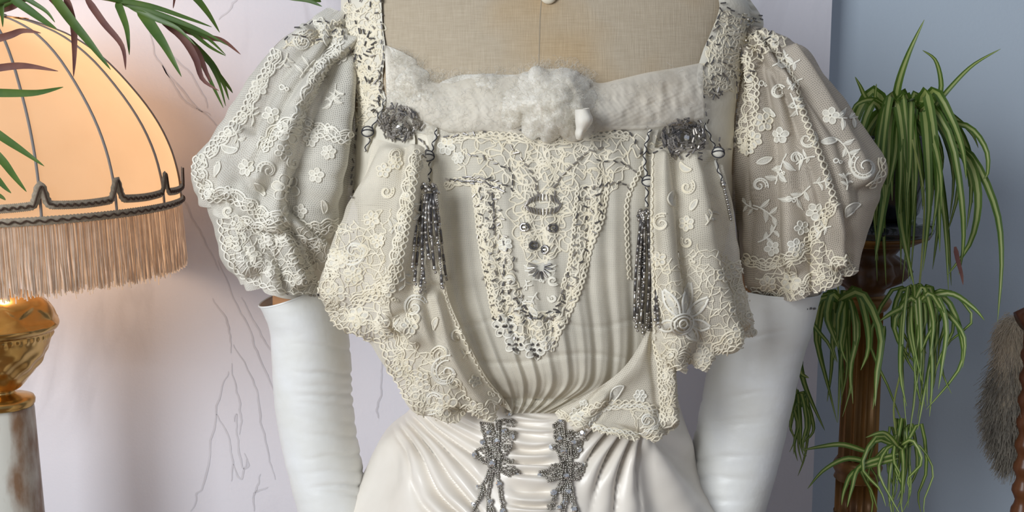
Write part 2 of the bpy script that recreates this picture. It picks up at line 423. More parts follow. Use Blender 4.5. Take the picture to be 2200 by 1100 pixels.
def leafm(cx, cy, ln, wd, S, rot, bend=.4, r=CORD):
    l = Lace(); u = np.linspace(-.5, .5, 13)
    pp = np.stack([cx + ln * u * np.cos(rot + bend * u), cy + ln * u * np.sin(rot + bend * u)], 1)
    ww = wd * np.sin(np.pi * (u + .5)) ** .7 + .2
    l.strip(pp, ww, S); t = np.gradient(pp, axis=0); t /= np.linalg.norm(t, axis=1, keepdims=True); nn = np.stack([-t[:, 1], t[:, 0]], 1)
    l.cord(pp + nn * ww[:, None], r, S, off=.0014); l.cord(pp - nn * ww[:, None], r, S, off=.0014)
    return l
def trochoid(l, path, A, pitch, S, r=CORD, side=1, mi=0, off=.001):
    p = resample(path, 2.0); d = np.linalg.norm(np.diff(p, axis=0), axis=1); s = np.concatenate([[0], np.cumsum(d)])
    n = int(s[-1] / pitch * 12) + 2; q = np.linspace(0, s[-1], n); x = np.interp(q, s, p[:, 0]); y = np.interp(q, s, p[:, 1])
    tx = np.gradient(x); ty = np.gradient(y); ll = np.hypot(tx, ty) + 1e-9; tx /= ll; ty /= ll
    th = q / pitch * 6.2832
    o = A * (1 - np.cos(th)) * side; f = A * .9 * np.sin(th)
    l.cord(np.stack([x - ty * o + tx * f, y + tx * o + ty * f], 1), r, S, step=max(2.5, pitch / 7), mi=mi, off=off)
def edging(path, S, width=26, side=1, r=CORD, pitch=15):
    """needle lace border: a chain of eyelets, meandering brides, and scallops along the free edge"""
    l = Lace(); p = resample(smooth(path, len(path) * 10), 2.5)
    d = np.concatenate([[0], np.cumsum(np.linalg.norm(np.diff(p, axis=0), axis=1))])
    t = np.gradient(p, axis=0); t /= np.linalg.norm(t, axis=1, keepdims=True) + 1e-9; nn = np.stack([-t[:, 1], t[:, 0]], 1) * side
    ph = d / pitch * math.pi + 1.0 * wav(p[:, 0], p[:, 1], 3, .03)
    wob = wav(p[:, 0], p[:, 1], 4, .05) * min(width * .16, 4)
    e = min(5.0, pitch * .34)
    l.cord(p + nn * (wob + e * np.sin(ph))[:, None], r, S, off=.0014, step=3.5)
    l.cord(p + nn * (wob - e * np.sin(ph))[:, None], r, S, off=.0017, step=3.5)
    if width > 9:
        outer = wob + width * (.72 + .28 * np.abs(np.sin(ph * .5)))
        l.cord(p + nn * outer[:, None], r * 1.15, S, off=.0013, step=3.5)
        if width > 18:
            l.cord(p + nn * (outer - 5.5)[:, None], r * .7, S, off=.0013, step=4)
        mid_ = wob + width * .42 + width * .16 * np.sin(ph * .63 + 1)
        l.cord(p + nn * mid_[:, None], r * .8, S, off=.0012, step=4)
        st = max(3, int(pitch / 2.5 * .6))
        for i in range(0, len(p), st):
            j = int(np.clip(i + random.randint(-5, 6), 0, len(p) - 1)); m_ = (i + j) // 2
            c0 = p[i] + nn[i] * (wob[i] + e * .6); c1 = p[m_] + nn[m_] * width * .45 + np.array([random.uniform(-5, 5), random.uniform(-5, 5)]); c2 = p[j] + nn[j] * outer[j]
            l.cord(smooth([c0, c1, c2], 7), r * random.uniform(.6, .9), S, step=4)
        if width > 18:
            for i in range(random.randint(0, 6), len(p), int(pitch * 1.3)):
                c = p[i] + nn[i] * width * random.uniform(.4, .6); q = random.uniform(4.5, 7)
                l.fan(ringpath(c[0], c[1], q, n=10)[:-1], S); l.cord(ringpath(c[0], c[1], q, n=11), r, S, off=.0018, step=3)
    return l
def inside(poly, x, y):
    c = False; n = len(poly); j = n - 1
    for i in range(n):
        xi, yi = poly[i]; xj, yj = poly[j]
        if (yi > y) != (yj > y) and x < (xj - xi) * (y - yi) / (yj - yi) + xi: c = not c
        j = i
    return c
def brides(l, poly, sp, S, r=CORD * .75, keep=.75, curl=.35, mi=0):
    P_ = np.asarray(poly); x0, y0 = P_.min(0); x1, y1 = P_.max(0); pts = {}
    ny = int((y1 - y0) / (sp * .87)) + 2; nx = int((x1 - x0) / sp) + 2
    for i in range(ny):
        for j in range(nx):
            x = x0 + (j + .5 * (i % 2)) * sp + random.uniform(-.38, .38) * sp; y = y0 + i * sp * .87 + random.uniform(-.38, .38) * sp
            if inside(poly, x, y): pts[i, j] = (x, y)
    for (i, j), a in pts.items():
        for k in ((i, j + 1), (i + 1, j - (0 if i % 2 else 1)), (i + 1, j + (1 if i % 2 else 0))):
            if k in pts and random.random() < keep:
                b = pts[k]; dx = b[0] - a[0]; dy = b[1] - a[1]; o1 = random.uniform(-curl, curl) * .5; o2 = (-o1 if random.random() < .6 else o1) * random.uniform(.4, 1.2)
                l.cord(smooth([a, (a[0] + dx * .33 - dy * o1, a[1] + dy * .33 + dx * o1), (a[0] + dx * .67 - dy * o2, a[1] + dy * .67 + dx * o2), b], 14), r * random.uniform(.7, 1.25), S, step=3.2, mi=mi)
def scatter(poly, dist, tries=600, avoid=()):
    P_ = np.asarray(poly); x0, y0 = P_.min(0); x1, y1 = P_.max(0); out = []
    for _ in range(tries):
        x = random.uniform(x0, x1); y = random.uniform(y0, y1)
        if inside(poly, x, y) and all((x - a) ** 2 + (y - b) ** 2 > dist ** 2 for a, b in out) and all((x - a[0]) ** 2 + (y - a[1]) ** 2 > (a[2]) ** 2 for a in avoid): out.append((x, y))
    return out
def motifs(poly, dist, S, parent, mats, avoid=(), size=1.0, weights=(3, 2, 3, 2, 2), fill=True):
    for x, y in scatter(poly, dist, 700, avoid):
        hh = [S.cast(x + a_, y + b_) for a_, b_ in ((0, 0), (18, 0), (-18, 0), (0, 18), (0, -18))]
        if any(q_ is None or abs(q_[0].y - hh[0][0].y) > .018 for q_ in hh): continue
        k = random.choices(range(5), weights)[0]; rot = random.uniform(0, 6.28); z = size * random.uniform(.8, 1.15)
        if k == 0: flower(x, y, 17 * z, S, random.choice((5, 6)), rot, fill).make('lace_flower', mats, parent)
        elif k == 1: scroll(x, y, 22 * z, S, rot, random.choice((-1, 1)), fill).make('lace_scroll', mats, parent)
        elif k == 2: spray(x, y, 44 * z, S, rot, 4).make('lace_spray', mats, parent)
        elif k == 3: leafm(x, y, 38 * z, 7 * z, S, rot, random.uniform(-1, 1)).make('lace_leaf', mats, parent)
        else:
            l = Lace(); l.cord(ringpath(x, y, 5 * z, n=10), CORD, S, off=.0012, step=2.5); l.cord(ringpath(x + 9 * z, y + 3, 3.4 * z, n=9), CORD, S, off=.0012, step=2.5); l.make('lace_ring', mats, parent)
CL = [M['cord'], M['cloth']]; CLW = [M['cord_warm'], M['cloth']]

#================================================================== THE ROOM
def box(name, x0, x1, y0, y1, z0, z1, m, kind='structure', parent=None):
    v = [(x, y, z) for x in (x0, x1) for y in (y0, y1) for z in (z0, z1)]
    f = [(0, 1, 3, 2), (4, 6, 7, 5), (0, 4, 5, 1), (2, 3, 7, 6), (0, 2, 6, 4), (1, 5, 7, 3)]
    o = mesh(name, v, f, m, parent, smooth=False)
    if kind: o['kind'] = kind
    return o
WY = .445
xe = P(1770, 450, WY).x
wall = box('wall_back', -1.9, xe, WY, WY + .10, 0, 2.6, M['marble'])
box('wall_right', xe, 2.2, WY + .05, WY + .15, 0, 2.6, M['bluewall'])
box('floor', -1.9, 2.2, -3.2, WY + .1, -.05, 0, M['floorboards'])
VEINS = [
    [(470, 560), (500, 640), (540, 720), (552, 760), (600, 860), (640, 900)], [(495, 780), (510, 850), (520, 900), (515, 935)],
    [(500, 740), (545, 820), (560, 900), (580, 990), (590, 1030)], [(465, 890), (490, 940), (498, 990), (497, 1035)],
    [(503, 905), (512, 890), (508, 930), (520, 1000), (532, 995), (525, 975)], [(500, 1000), (518, 1028), (528, 985)],
    [(410, 1100), (425, 1065), (440, 1030), (470, 860), (490, 800)], [(560, 1020), (548, 1060), (545, 1100)], [(545, 1060), (575, 1045)],
    [(318, 60), (345, 140), (400, 205), (430, 240), (465, 270)], [(320, 70), (380, 130), (430, 190), (448, 235)], [(345, 140), (395, 215), (450, 250)],
    [(370, 370), (400, 440), (430, 500), (470, 580)], [(470, 40), (500, 10), (515, -5)], [(820, 740), (822, 800), (812, 880), (815, 900)],
    [(1000, -40), (1500, -20)], [(455, 640), (490, 700), (495, 760)], [(520, 640), (560, 720), (600, 780)], [(700, 1100), (705, 960), (730, 800)]]
vl = Lace()
for p in VEINS:
    q = smooth(p, 30); q = q + np.stack([wav(q[:, 0], q[:, 1], 5, .12) * 3, wav(q[:, 0], q[:, 1], 6, .12) * 3], 1)
    pts = [P(x, y, WY - .0004) for x, y in q]; b = len(vl.v)
    for i, a in enumerate(pts):
        t = (pts[min(i + 1, len(pts) - 1)] - pts[max(i - 1, 0)]).normalized(); nn = Vector((-t.z, 0, t.x)); wd = .0006 + .0008 * math.sin(math.pi * i / (len(pts) - 1)) * random.uniform(.6, 1.3)
        vl.v += [a - nn * wd, a + nn * wd]
        if i: k = b + 2 * (i - 1); vl.f.append((k, k + 1, k + 3, k + 2))
mesh('marble_vein', vl.v, vl.f, M['vein'], wall, kind='stuff')

#================================================================== MANNEQUIN
mann = thing('mannequin', 'linen covered dress form wearing the cream lace gown', 'mannequin', (0, .02, 0))
trows = [(1010, -190, 1300, -190, .03, .055, .06), (960, -120, 1350, -120, .03, .055, .06), (840, -70, 1500, -62, .02, .065, .06), (748, -12, 1600, 0, .0, .075, .08), (742, 60, 1604, 70, .0, .088, .10), (752, 150, 1596, 155, .0, .10, .11),
         (765, 260, 1580, 260, 0, .108, .11), (772, 370, 1572, 370, 0, .112, .11), (800, 500, 1545, 500, 0, .108, .10), (850, 650, 1495, 650, 0, .095, .09), (893, 780, 1455, 780, 0, .085, .085), (905, 880, 1442, 880, 0, .082, .085), (860, 1000, 1490, 1000, 0, .09, .1), (800, 1200, 1550, 1200, 0, .1, .12)]
G = tube_grid(trows, 120, 120, power=.92)
torso, t_torso = grid_obj('torso', G, M['linen'], mann)
S_torso = Surf(t_torso)
lt = Lace(); lt.cord([(1168, -60), (1160, 40), (1157, 165)], .0007, S_torso, off=.0001); lt.make('centre_seam', [mat('linen_seam', (.33, .27, .19), rough=.9)], mann)
bm = bmesh.new(); bmesh.ops.create_uvsphere(bm, u_segments=20, v_segments=10, radius=1)
h = S_torso.cast(1178, -6)
for v in bm.verts: v.co = h[0] + Vector((v.co.x * .0068, v.co.y * .004 - .004, v.co.z * .0062))
me = bpy.data.meshes.new('button'); bm.to_mesh(me); bm.free(); me.materials.append(M['ivory']); me.polygons.foreach_set('use_smooth', [True] * len(me.polygons))
link(bpy.data.objects.new('button', me), mann)
for rows in ([(600, 560, 715, 560, .0, .035, .035), (588, 640, 715, 640, 0, .04, .04), (600, 760, 735, 760, 0, .04, .04), (612, 880, 745, 880, 0, .035, .035)],
             [(1600, 560, 1735, 560, .0, .035, .035), (1585, 640, 1738, 640, 0, .04, .04), (1550, 760, 1700, 760, 0, .04, .04), (1525, 880, 1680, 880, 0, .035, .035)]):
    g = tube_grid(rows, 20, 40); grid_obj('upper_arm', g, M['skin'], mann)
# pole and foot of the dress form, below the picture
def lathe(name, prof, cx, cy, m, parent, ns=48, fn=None, **k):
    a = np.linspace(0, 2 * np.pi, ns, endpoint=False); r = np.array([p[0] for p in prof])[:, None]; z = np.array([p[1] for p in prof])[:, None]
    if fn is not None: r = r + fn(a[None, :], z)
    G = np.stack([cx + r * np.cos(a)[None], cy + r * np.sin(a)[None], z + 0 * a[None]], -1)
    V = G.reshape(-1, 3); Fc = grid_faces(len(prof), ns, True); n = len(prof)
    Fc = [f[::-1] for f in Fc]
    Fc.append(tuple(range(ns))[::-1] if z[0, 0] < z[-1, 0] else tuple(range(ns))); Fc.append(tuple(range((n - 1) * ns, n * ns)))
    return mesh(name, V, Fc, m, parent, **k)
lathe('stand_pole', [(.16, .0), (.16, .02), (.03, .05), (.018, .08), (.018, .9)], 0, .02, M['darkwood'], mann)

#================================================================== SKIRT
skirt = thing('skirt', 'ivory satin skirt with draped folds and two beaded ornaments at the waist', 'skirt', (0, .02, 0))
def skirt_disp(T, PH, px, py):
    front = np.clip(np.sin(PH) * 3, 0, 1)
    # ruched middle
    cx = 1150 + (py - 900) * -.02; mid = np.exp(-((px - cx) / 62) ** 4)
    ph = py / 5.6 + 1.5 * wav(px * .3, py, 11, .03) + .8 * wav(px * .6, py, 17, .04) + .00022 * (px - cx) ** 2
    d = mid * .0072 * (np.abs(np.sin(ph * .62)) ** .7 - .6 + .45 * np.sin(ph * 1.37 + 1.6 * wav(px * .5, py, 12, .03)))
    # left drape
    ang = np.arctan2(py - 770, px - 800); rr = np.hypot(px - 800, py - 770)
    lm = np.exp(-((ang - .90) / .34) ** 4) * np.clip((1095 - px) / 40, 0, 1) * np.clip((py - 840) / 60, 0, 1)
    k1 = ang * 27 + 2.2 * wav(px, py, 13, .011)
    d = d + lm * .019 * (np.abs(np.sin(k1)) ** .8 - .5) * (.6 + .5 * wav(px, py, 18, .012))
    # right drape
    an2 = np.arctan2(py - 800, px - 1400)
    rm = np.exp(-((an2 - 2.12) / .42) ** 4) * np.clip((px - 1200) / 40, 0, 1) * np.clip((py - 870) / 50, 0, 1)
    k2 = an2 * 22 + 2.0 * wav(px, py, 14, .011)
    d = d + rm * .018 * (np.abs(np.sin(k2)) ** .8 - .5) * (.6 + .5 * wav(px, py, 19, .012))
    r2 = np.clip((px - 1330) / 60, 0, 1) * np.clip((py - 920) / 60, 0, 1); d = d + r2 * .005 * np.sin(np.arctan2(py - 850, px - 1330) * 14)
    r3 = np.clip((900 - px) / 50, 0, 1) * np.clip((py - 900) / 60, 0, 1); d = d + r3 * .004 * np.sin(np.arctan2(py - 820, px - 960) * 11)
    d = d + .0012 * wav(px, py, 15, .02)
    orn = np.exp(-((px - 1066) / 36) ** 4) + np.exp(-((px - 1216) / 36) ** 4)
    d = d + .0012 * wav(px, py, 23, .05, 2)
    return d * front * (1 - .8 * np.clip(orn, 0, 1))
srows = [(908, 775, 1440, 775, 0, .094, .085), (904, 805, 1444, 805, 0, .103, .09), (892, 845, 1454, 847, 0, .112, .095), (874, 888, 1466, 892, 0, .118, .1), (830, 925, 1478, 930, 0, .128, .11), (803, 970, 1492, 975, 0, .135, .13), (782, 1015, 1510, 1015, 0, .145, .15), (735, 1100, 1560, 1100, 0, .16, .18), (650, 1250, 1640, 1250, 0, .18, .22)]
G = tube_grid(srows, 190, 440, disp=skirt_disp)
sk, t_skirt = grid_obj('skirt_panel', G, M['satin'], skirt)
S_skirt = Surf(t_skirt)
# lower skirt to the floor, out of the picture
base = G[-1]; lowr = np.stack([base + (np.array([base[:, 0] * k, (base[:, 1]) * k, 0 * base[:, 0]]).T + np.array([0, 0, -dz])) for k, dz in ((0.005, .006), (.25, .25), (.6, .72))])
lowr[:, :, 2] = np.maximum(lowr[:, :, 2], .005); grid_obj('skirt_train', lowr[:, ::4], M['satin'], skirt)

#================================================================== BODICE
bod = thing('bodice', 'cream lace and net evening bodice with beaded yoke, tassels and puffed sleeves', 'bodice', (0, 0, .9))
def base_disp(T, PH, px, py): return .0012 * wav(px, py, 21, .02)
brows = [(768, 258, 1578, 262, 0, .118, .115), (762, 330, 1574, 330, 0, .126, .118), (764, 420, 1570, 420, 0, .136, .115), (780, 520, 1556, 520, 0, .142, .11), (810, 620, 1524, 620, 0, .142, .105), (850, 720, 1486, 720, 0, .135, .1), (888, 765, 1454, 765, 0, .122, .095), (905, 790, 1444, 790, 0, .108, .09), (912, 805, 1438, 805, 0, .095, .085)]
G = tube_grid(brows, 100, 140, disp=base_disp)
bb, t_base = grid_obj('silk_foundation', G, M['silk'], bod)
S_base = Surf(t_base); S_both = Surf(t_base, t_torso)

# net vest, gathered at the waist
def vest_disp(T, S_, px, py):
    u = (S_ - .5) * 12
    g = np.sin(u * 5.2 + 1.4 * wav(u, T * 4, 31, .9)) * .0022 * (.25 + T ** 1.5 * 1.3) + .0016 * np.sin(u * 11 + 2 * wav(u, T * 3, 32, 1.)) * T ** 2
    bl = .004 * np.sin(np.clip((T - .45) / .5, 0, 1) * np.pi)
    tuck = -.0016 * np.exp(-((py - 690 - 14 * np.sin(px * .021)) / 4) ** 2) - .0018 * np.exp(-((py - 770 - 10 * np.sin(px * .018 + 1)) / 5) ** 2)
    return .006 + g + bl + tuck
vrows = [(912, 278, 1415, 278), (925, 330, 1405, 330), (935, 420, 1410, 420), (945, 520, 1410, 520), (960, 620, 1412, 620), (985, 700, 1415, 700), (1015, 770, 1408, 770), (1045, 820, 1380, 830), (1072, 860, 1290, 865), (1080, 888, 1214, 888)]
G = on_grid(vrows, 130, 190, Surf(t_base, t_skirt), .0, vest_disp)
vest, t_vest = grid_obj('net_vest', G, M['net'], bod)
S_vest = Surf(t_vest, t_base)

# shoulder yokes and neckline band of silk
def yoke(rows, seed):
    G = on_grid(rows, 60, 30, S_both, .004, lambda T, S_, px, py: .002 * wav(px, py, seed, .05) + .003 * np.sin(np.pi * S_))
    return grid_obj('yoke', G, M['yoke'], bod)
yl, t_yl = yoke([(733, -20, 818, -20), (733, 55, 822, 55), (742, 110, 828, 110), (764, 190, 822, 180), (768, 245, 840, 232), (757, 310, 890, 290), (752, 380, 880, 360), (762, 440, 860, 440)], 41)
yr, t_yr = yoke([(1540, -15, 1612, 0), (1545, 20, 1640, 45), (1525, 75, 1630, 80), (1510, 110, 1600, 120), (1497, 160, 1588, 180), (1503, 205, 1580, 230), (1490, 260, 1576, 300), (1480, 320, 1572, 360), (1500, 400, 1572, 440)], 42)
S_front = Surf(t_yl, t_yr, t_vest, t_base, t_torso)

def ridges(px, py, specs):
    out = np.zeros_like(px)
    for path, w0, w1, hgt in specs:
        p = smooth(path, 24); bd = np.full(px.shape, 1e9); bw = np.ones(px.shape)
        for i in range(len(p) - 1):
            a, b = p[i], p[i + 1]; ab = b - a; t = np.clip(((px - a[0]) * ab[0] + (py - a[1]) * ab[1]) / (ab @ ab + 1e-9), 0, 1)
            dd = np.hypot(px - a[0] - t * ab[0], py - a[1] - t * ab[1]); m = dd < bd; bd = np.where(m, dd, bd); bw = np.where(m, w0 + (w1 - w0) * (i + t) / (len(p) - 1), bw)
        k = bd / bw; out = out + hgt * (np.exp(-k ** 2) - .45 * np.exp(-((k - 1.9) / .7) ** 2))
    return out
# sleeves ----------------------------------------------------------
def pleats(seed, n, amp, grow=1.0, specs=None):
    def f(T, PH, px, py):
        rd = ridges(px, py, specs) * np.clip(np.sin(PH) * 4, 0, 1) if specs else 0
        u = PH * n + 1.6 * wav(PH * 3, T * 5, seed, .8)
        return rd + (.2 + .8 * np.abs(np.sin(PH))) * amp * (.25 + grow * T) * (np.abs(np.sin(u)) ** .7 - .6) + amp * .3 * wav(px, py, seed + 1, .04, 3) * T
    return f
ll, t_ll = grid_obj('sleeve_lining', tube_grid([(690, 40, 750, 60, 0, .02, .03), (600, 180, 758, 200, 0, .05, .05), (545, 330, 752, 360, 0, .062, .06), (540, 470, 730, 480, 0, .058, .06), (560, 590, 712, 590, 0, .048, .05), (565, 612, 712, 634, 0, .045, .045)], 50, 70, disp=pleats(51, 5, .003)), M['lining'], bod)
lu, t_lu = grid_obj('sleeve_flounce', tube_grid([(500, 380, 745, 400, -.002, .072, .07), (455, 425, 742, 450, -.002, .078, .07), (468, 480, 730, 510, -.002, .076, .07), (488, 545, 712, 575, -.002, .072, .065), (525, 588, 700, 618, -.002, .068, .06)], 70, 200, disp=pleats(53, 5, .009, 1.0, [([(550, 400), (580, 445), (640, 485), (690, 530), (720, 590)], 9, 14, .011), ([(500, 440), (520, 500), (540, 570)], 10, 16, .008), ([(600, 470), (620, 540), (640, 600)], 9, 14, .008)])), M['net_grey'], bod)
ls, t_ls = grid_obj('sleeve', tube_grid([(705, 18, 765, 30, 0, .02, .03), (640, 62, 772, 85, 0, .045, .05), (590, 100, 780, 130, 0, .058, .06), (540, 185, 792, 205, 0, .072, .07), (490, 268, 792, 300, 0, .082, .075), (428, 330, 785, 390, 0, .088, .08), (420, 362, 752, 440, 0, .09, .08), (440, 428, 735, 500, 0, .085, .08)], 120, 260, disp=pleats(55, 4.6, .013, .9, [([(738, 80), (735, 180), (722, 280), (705, 390), (690, 470)], 14, 38, .011), ([(735, 95), (690, 150), (645, 215), (600, 300), (560, 385)], 9, 15, .011), ([(660, 70), (600, 130), (545, 205), (490, 290), (448, 360)], 12, 20, .009), ([(640, 250), (610, 330), (600, 410), (595, 470)], 10, 22, .009), ([(520, 290), (490, 350), (475, 410)], 12, 20, .008)])), M['net_grey'], bod)
rl, t_rl = grid_obj('sleeve_lining', tube_grid([(1590, 80, 1640, 80, 0, .02, .03), (1580, 200, 1740, 200, 0, .05, .05), (1580, 360, 1790, 350, 0, .058, .06), (1588, 520, 1785, 510, 0, .055, .06), (1600, 600, 1762, 600, 0, .05, .05), (1608, 652, 1748, 662, 0, .046, .045)], 50, 70, disp=pleats(57, 5, .003)), M['lining_shaded'], bod)
rs, t_rs = grid_obj('sleeve', tube_grid([(1565, 62, 1630, 60, 0, .02, .03), (1558, 100, 1720, 100, 0, .045, .05), (1553, 160, 1765, 160, 0, .06, .06), (1548, 230, 1815, 222, 0, .072, .07), (1548, 310, 1858, 285, 0, .082, .075), (1556, 390, 1893, 355, 0, .088, .08), (1580, 460, 1878, 405, 0, .087, .08), (1588, 530, 1856, 455, 0, .084, .075), (1596, 590, 1846, 505, 0, .08, .07), (1605, 640, 1838, 548, 0, .076, .065)], 130, 260, disp=pleats(59, 4.6, .011, .9, [([(1628, 90), (1690, 180), (1735, 290), (1770, 390), (1795, 480), (1800, 560)], 8, 13, .009), ([(1604, 110), (1622, 220), (1628, 340), (1625, 470), (1640, 600)], 10, 24, .009), ([(1650, 120), (1680, 260), (1695, 400), (1705, 560)], 8, 18, .007), ([(1700, 110), (1770, 210), (1830, 300), (1860, 380)], 9, 18, .008)])), M['net_shaded'], bod)
S_ls = Surf(t_ls); S_lu = Surf(t_lu, t_ls); S_rs = Surf(t_rs)

# lace front flaps -------------------------------------------------
def flap_disp(seed, n, amp, specs=()):
    def f(T, S_, px, py):
        rd = ridges(px, py, specs)
        u = S_ * n + 1.3 * wav(S_ * 4, T * 6, seed, .7)
        e = np.clip(np.minimum(S_, 1 - S_) * 6, .3, 1)
        return rd + amp * (.4 + .8 * T) * np.sin(u) * e + .0012 * wav(px, py, seed + 1, .05)
    return f
lf, t_lf = grid_obj('lace_flap', sheet_grid([(803, 298, -.112, 912, 318, -.135, .006), (772, 380, -.105, 926, 400, -.15, .02), (735, 450, -.10, 940, 480, -.16, .03), (702, 530, -.10, 950, 560, -.166, .032), (684, 610, -.10, 965, 640, -.166, .032), (704, 688, -.105, 988, 700, -.162, .03), (785, 728, -.118, 1012, 750, -.156, .022), (838, 800, -.125, 1046, 812, -.142, .018), (890, 880, -.125, 1086, 862, -.128, .01), (965, 910, -.122, 1100, 886, -.12, .004)], 150, 130, disp=flap_disp(61, 13, .008, [([(893, 325), (888, 420), (868, 520), (845, 610), (838, 690)], 16, 22, .012), ([(840, 330), (800, 420), (755, 520), (725, 620)], 16, 30, .009), ([(935, 640), (965, 740), (1010, 820), (1060, 875)], 12, 14, .008), ([(870, 700), (910, 790), (960, 870)], 14, 22, .009)])), M['net_cream'], bod)
rf, t_rf = grid_obj('lace_flap', sheet_grid([(1402, 315, -.135, 1535, 322, -.108, .006), (1396, 400, -.15, 1562, 400, -.105, .02), (1395, 500, -.16, 1578, 500, -.10, .03), (1398, 600, -.166, 1596, 600, -.098, .032), (1400, 680, -.166, 1620, 668, -.098, .03), (1406, 735, -.16, 1630, 722, -.10, .025), (1425, 778, -.155, 1572, 752, -.112, .015), (1450, 793, -.15, 1532, 785, -.12, .006)], 130, 120, disp=flap_disp(63, 12, .006, [([(1425, 340), (1430, 450), (1440, 560), (1450, 680)], 12, 20, .008), ([(1480, 340), (1500, 460), (1520, 600), (1560, 720)], 14, 24, .009), ([(1540, 360), (1562, 480), (1580, 600), (1605, 690)], 9, 14, .007)])), M['net_cream'], bod)
rp_, t_rp = grid_obj('lace_peplum', sheet_grid([(1392, 712, -.150, 1440, 720, -.14, .002), (1335, 795, -.152, 1458, 790, -.135, .006), (1245, 858, -.148, 1462, 855, -.13, .012), (1195, 884, -.138, 1465, 895, -.13, .016), (1222, 908, -.142, 1463, 920, -.13, .016), (1300, 930, -.148, 1442, 933, -.134, .008), (1360, 943, -.148, 1410, 944, -.138, .002)], 90, 120, disp=flap_disp(65, 10, .004, [([(1425, 725), (1432, 800), (1440, 900)], 12, 14, .008), ([(1300, 850), (1265, 890), (1240, 915)], 8, 12, .006)])), M['net_cream'], bod)
S_lf = Surf(t_lf); S_rf = Surf(t_rf); S_rp = Surf(t_rp)
S_all = Surf(t_lf, t_rf, t_rp, t_yl, t_yr, t_vest, t_base, t_torso, t_ls, t_rs, t_lu)

# lace on the left sleeve
edging([(424, 335), (418, 362), (430, 398), (446, 428), (505, 434), (550, 464), (600, 482), (660, 498), (725, 498)], S_ls, 26, -1).make('lace_edging', CL, ls)
edging([(572, 330), (600, 290), (640, 275), (690, 292), (750, 305)], S_ls, 26, -1).make('lace_edging', CL, ls)
edging([(735, 90), (700, 150), (668, 200), (645, 260)], S_ls, 22, 1).make('lace_edging', CL, ls)
edging([(590, 105), (545, 195), (500, 262), (440, 330)], S_ls, 20, -1).make('lace_edging', CL, ls)
flower(622, 282, 26, S_ls, 5).make('lace_flower', CL, ls); flower(615, 405, 30, S_ls, 6, .3).make('lace_flower', CL, ls)
scroll(630, 350, 16, S_ls, 2, 1).make('lace_scroll', CL, ls)
av = [(622, 282, 45), (615, 405, 55), (630, 350, 30)]
motifs([(700, 40), (620, 90), (560, 170), (500, 265), (440, 335), (440, 400), (560, 440), (720, 470), (750, 380), (755, 200)], 40, S_ls, ls, CL, av)
edging([(472, 470), (490, 550), (522, 592), (580, 618), (640, 634), (700, 640)], S_lu, 48, -1, pitch=18).make('lace_edging', CL, lu)
edging([(515, 480), (560, 500), (620, 520), (690, 535)], S_lu, 22, -1).make('lace_edging', CL, lu)
l = Lace(); brides(l, [(490, 480), (520, 575), (600, 605), (690, 615), (715, 560), (700, 500), (600, 470)], 17, S_lu); l.make('lace_ground', CL, lu, kind='stuff')
for x, y, q in ((535, 545, 17), (585, 575, 18), (650, 595, 17), (570, 520, 15), (640, 550, 18), (500, 520, 14)): flower(x, y, q, S_lu, 6, random.random()).make('lace_flower', CL, lu)
motifs([(470, 440), (480, 500), (560, 560), (700, 600), (725, 510), (600, 470)], 36, S_lu, lu, CL, size=.8)
# lace on the right sleeve
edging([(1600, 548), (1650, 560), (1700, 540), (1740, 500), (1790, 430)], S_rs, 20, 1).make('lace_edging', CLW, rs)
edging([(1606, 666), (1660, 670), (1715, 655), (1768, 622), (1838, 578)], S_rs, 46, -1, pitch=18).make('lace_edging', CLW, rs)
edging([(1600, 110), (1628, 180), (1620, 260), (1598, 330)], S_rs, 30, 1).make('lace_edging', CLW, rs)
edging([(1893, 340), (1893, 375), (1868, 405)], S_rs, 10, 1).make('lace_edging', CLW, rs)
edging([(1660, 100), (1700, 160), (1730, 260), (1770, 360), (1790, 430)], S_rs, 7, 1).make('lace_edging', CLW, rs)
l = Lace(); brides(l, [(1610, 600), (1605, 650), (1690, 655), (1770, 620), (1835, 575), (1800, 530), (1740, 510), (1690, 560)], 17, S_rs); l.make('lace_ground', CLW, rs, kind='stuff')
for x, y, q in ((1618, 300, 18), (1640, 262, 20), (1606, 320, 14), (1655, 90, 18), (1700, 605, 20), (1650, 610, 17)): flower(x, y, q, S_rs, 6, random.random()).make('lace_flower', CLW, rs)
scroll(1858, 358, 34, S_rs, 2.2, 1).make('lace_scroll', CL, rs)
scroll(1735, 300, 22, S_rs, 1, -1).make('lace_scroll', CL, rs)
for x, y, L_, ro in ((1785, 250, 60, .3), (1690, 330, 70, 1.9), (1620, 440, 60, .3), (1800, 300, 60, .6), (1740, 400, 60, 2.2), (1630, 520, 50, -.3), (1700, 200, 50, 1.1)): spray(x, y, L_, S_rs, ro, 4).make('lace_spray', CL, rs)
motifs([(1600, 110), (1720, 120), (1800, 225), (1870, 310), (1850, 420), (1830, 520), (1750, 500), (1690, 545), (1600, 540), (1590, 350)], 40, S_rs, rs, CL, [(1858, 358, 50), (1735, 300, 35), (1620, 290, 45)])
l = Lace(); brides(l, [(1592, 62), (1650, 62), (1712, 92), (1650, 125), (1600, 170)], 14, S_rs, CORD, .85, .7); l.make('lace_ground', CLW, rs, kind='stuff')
l = Lace(); brides(l, [(640, 60), (735, 40), (742, 90), (690, 100), (600, 105)], 14, S_ls, CORD, .85, .7); l.make('lace_ground', CLW, ls, kind='stuff')
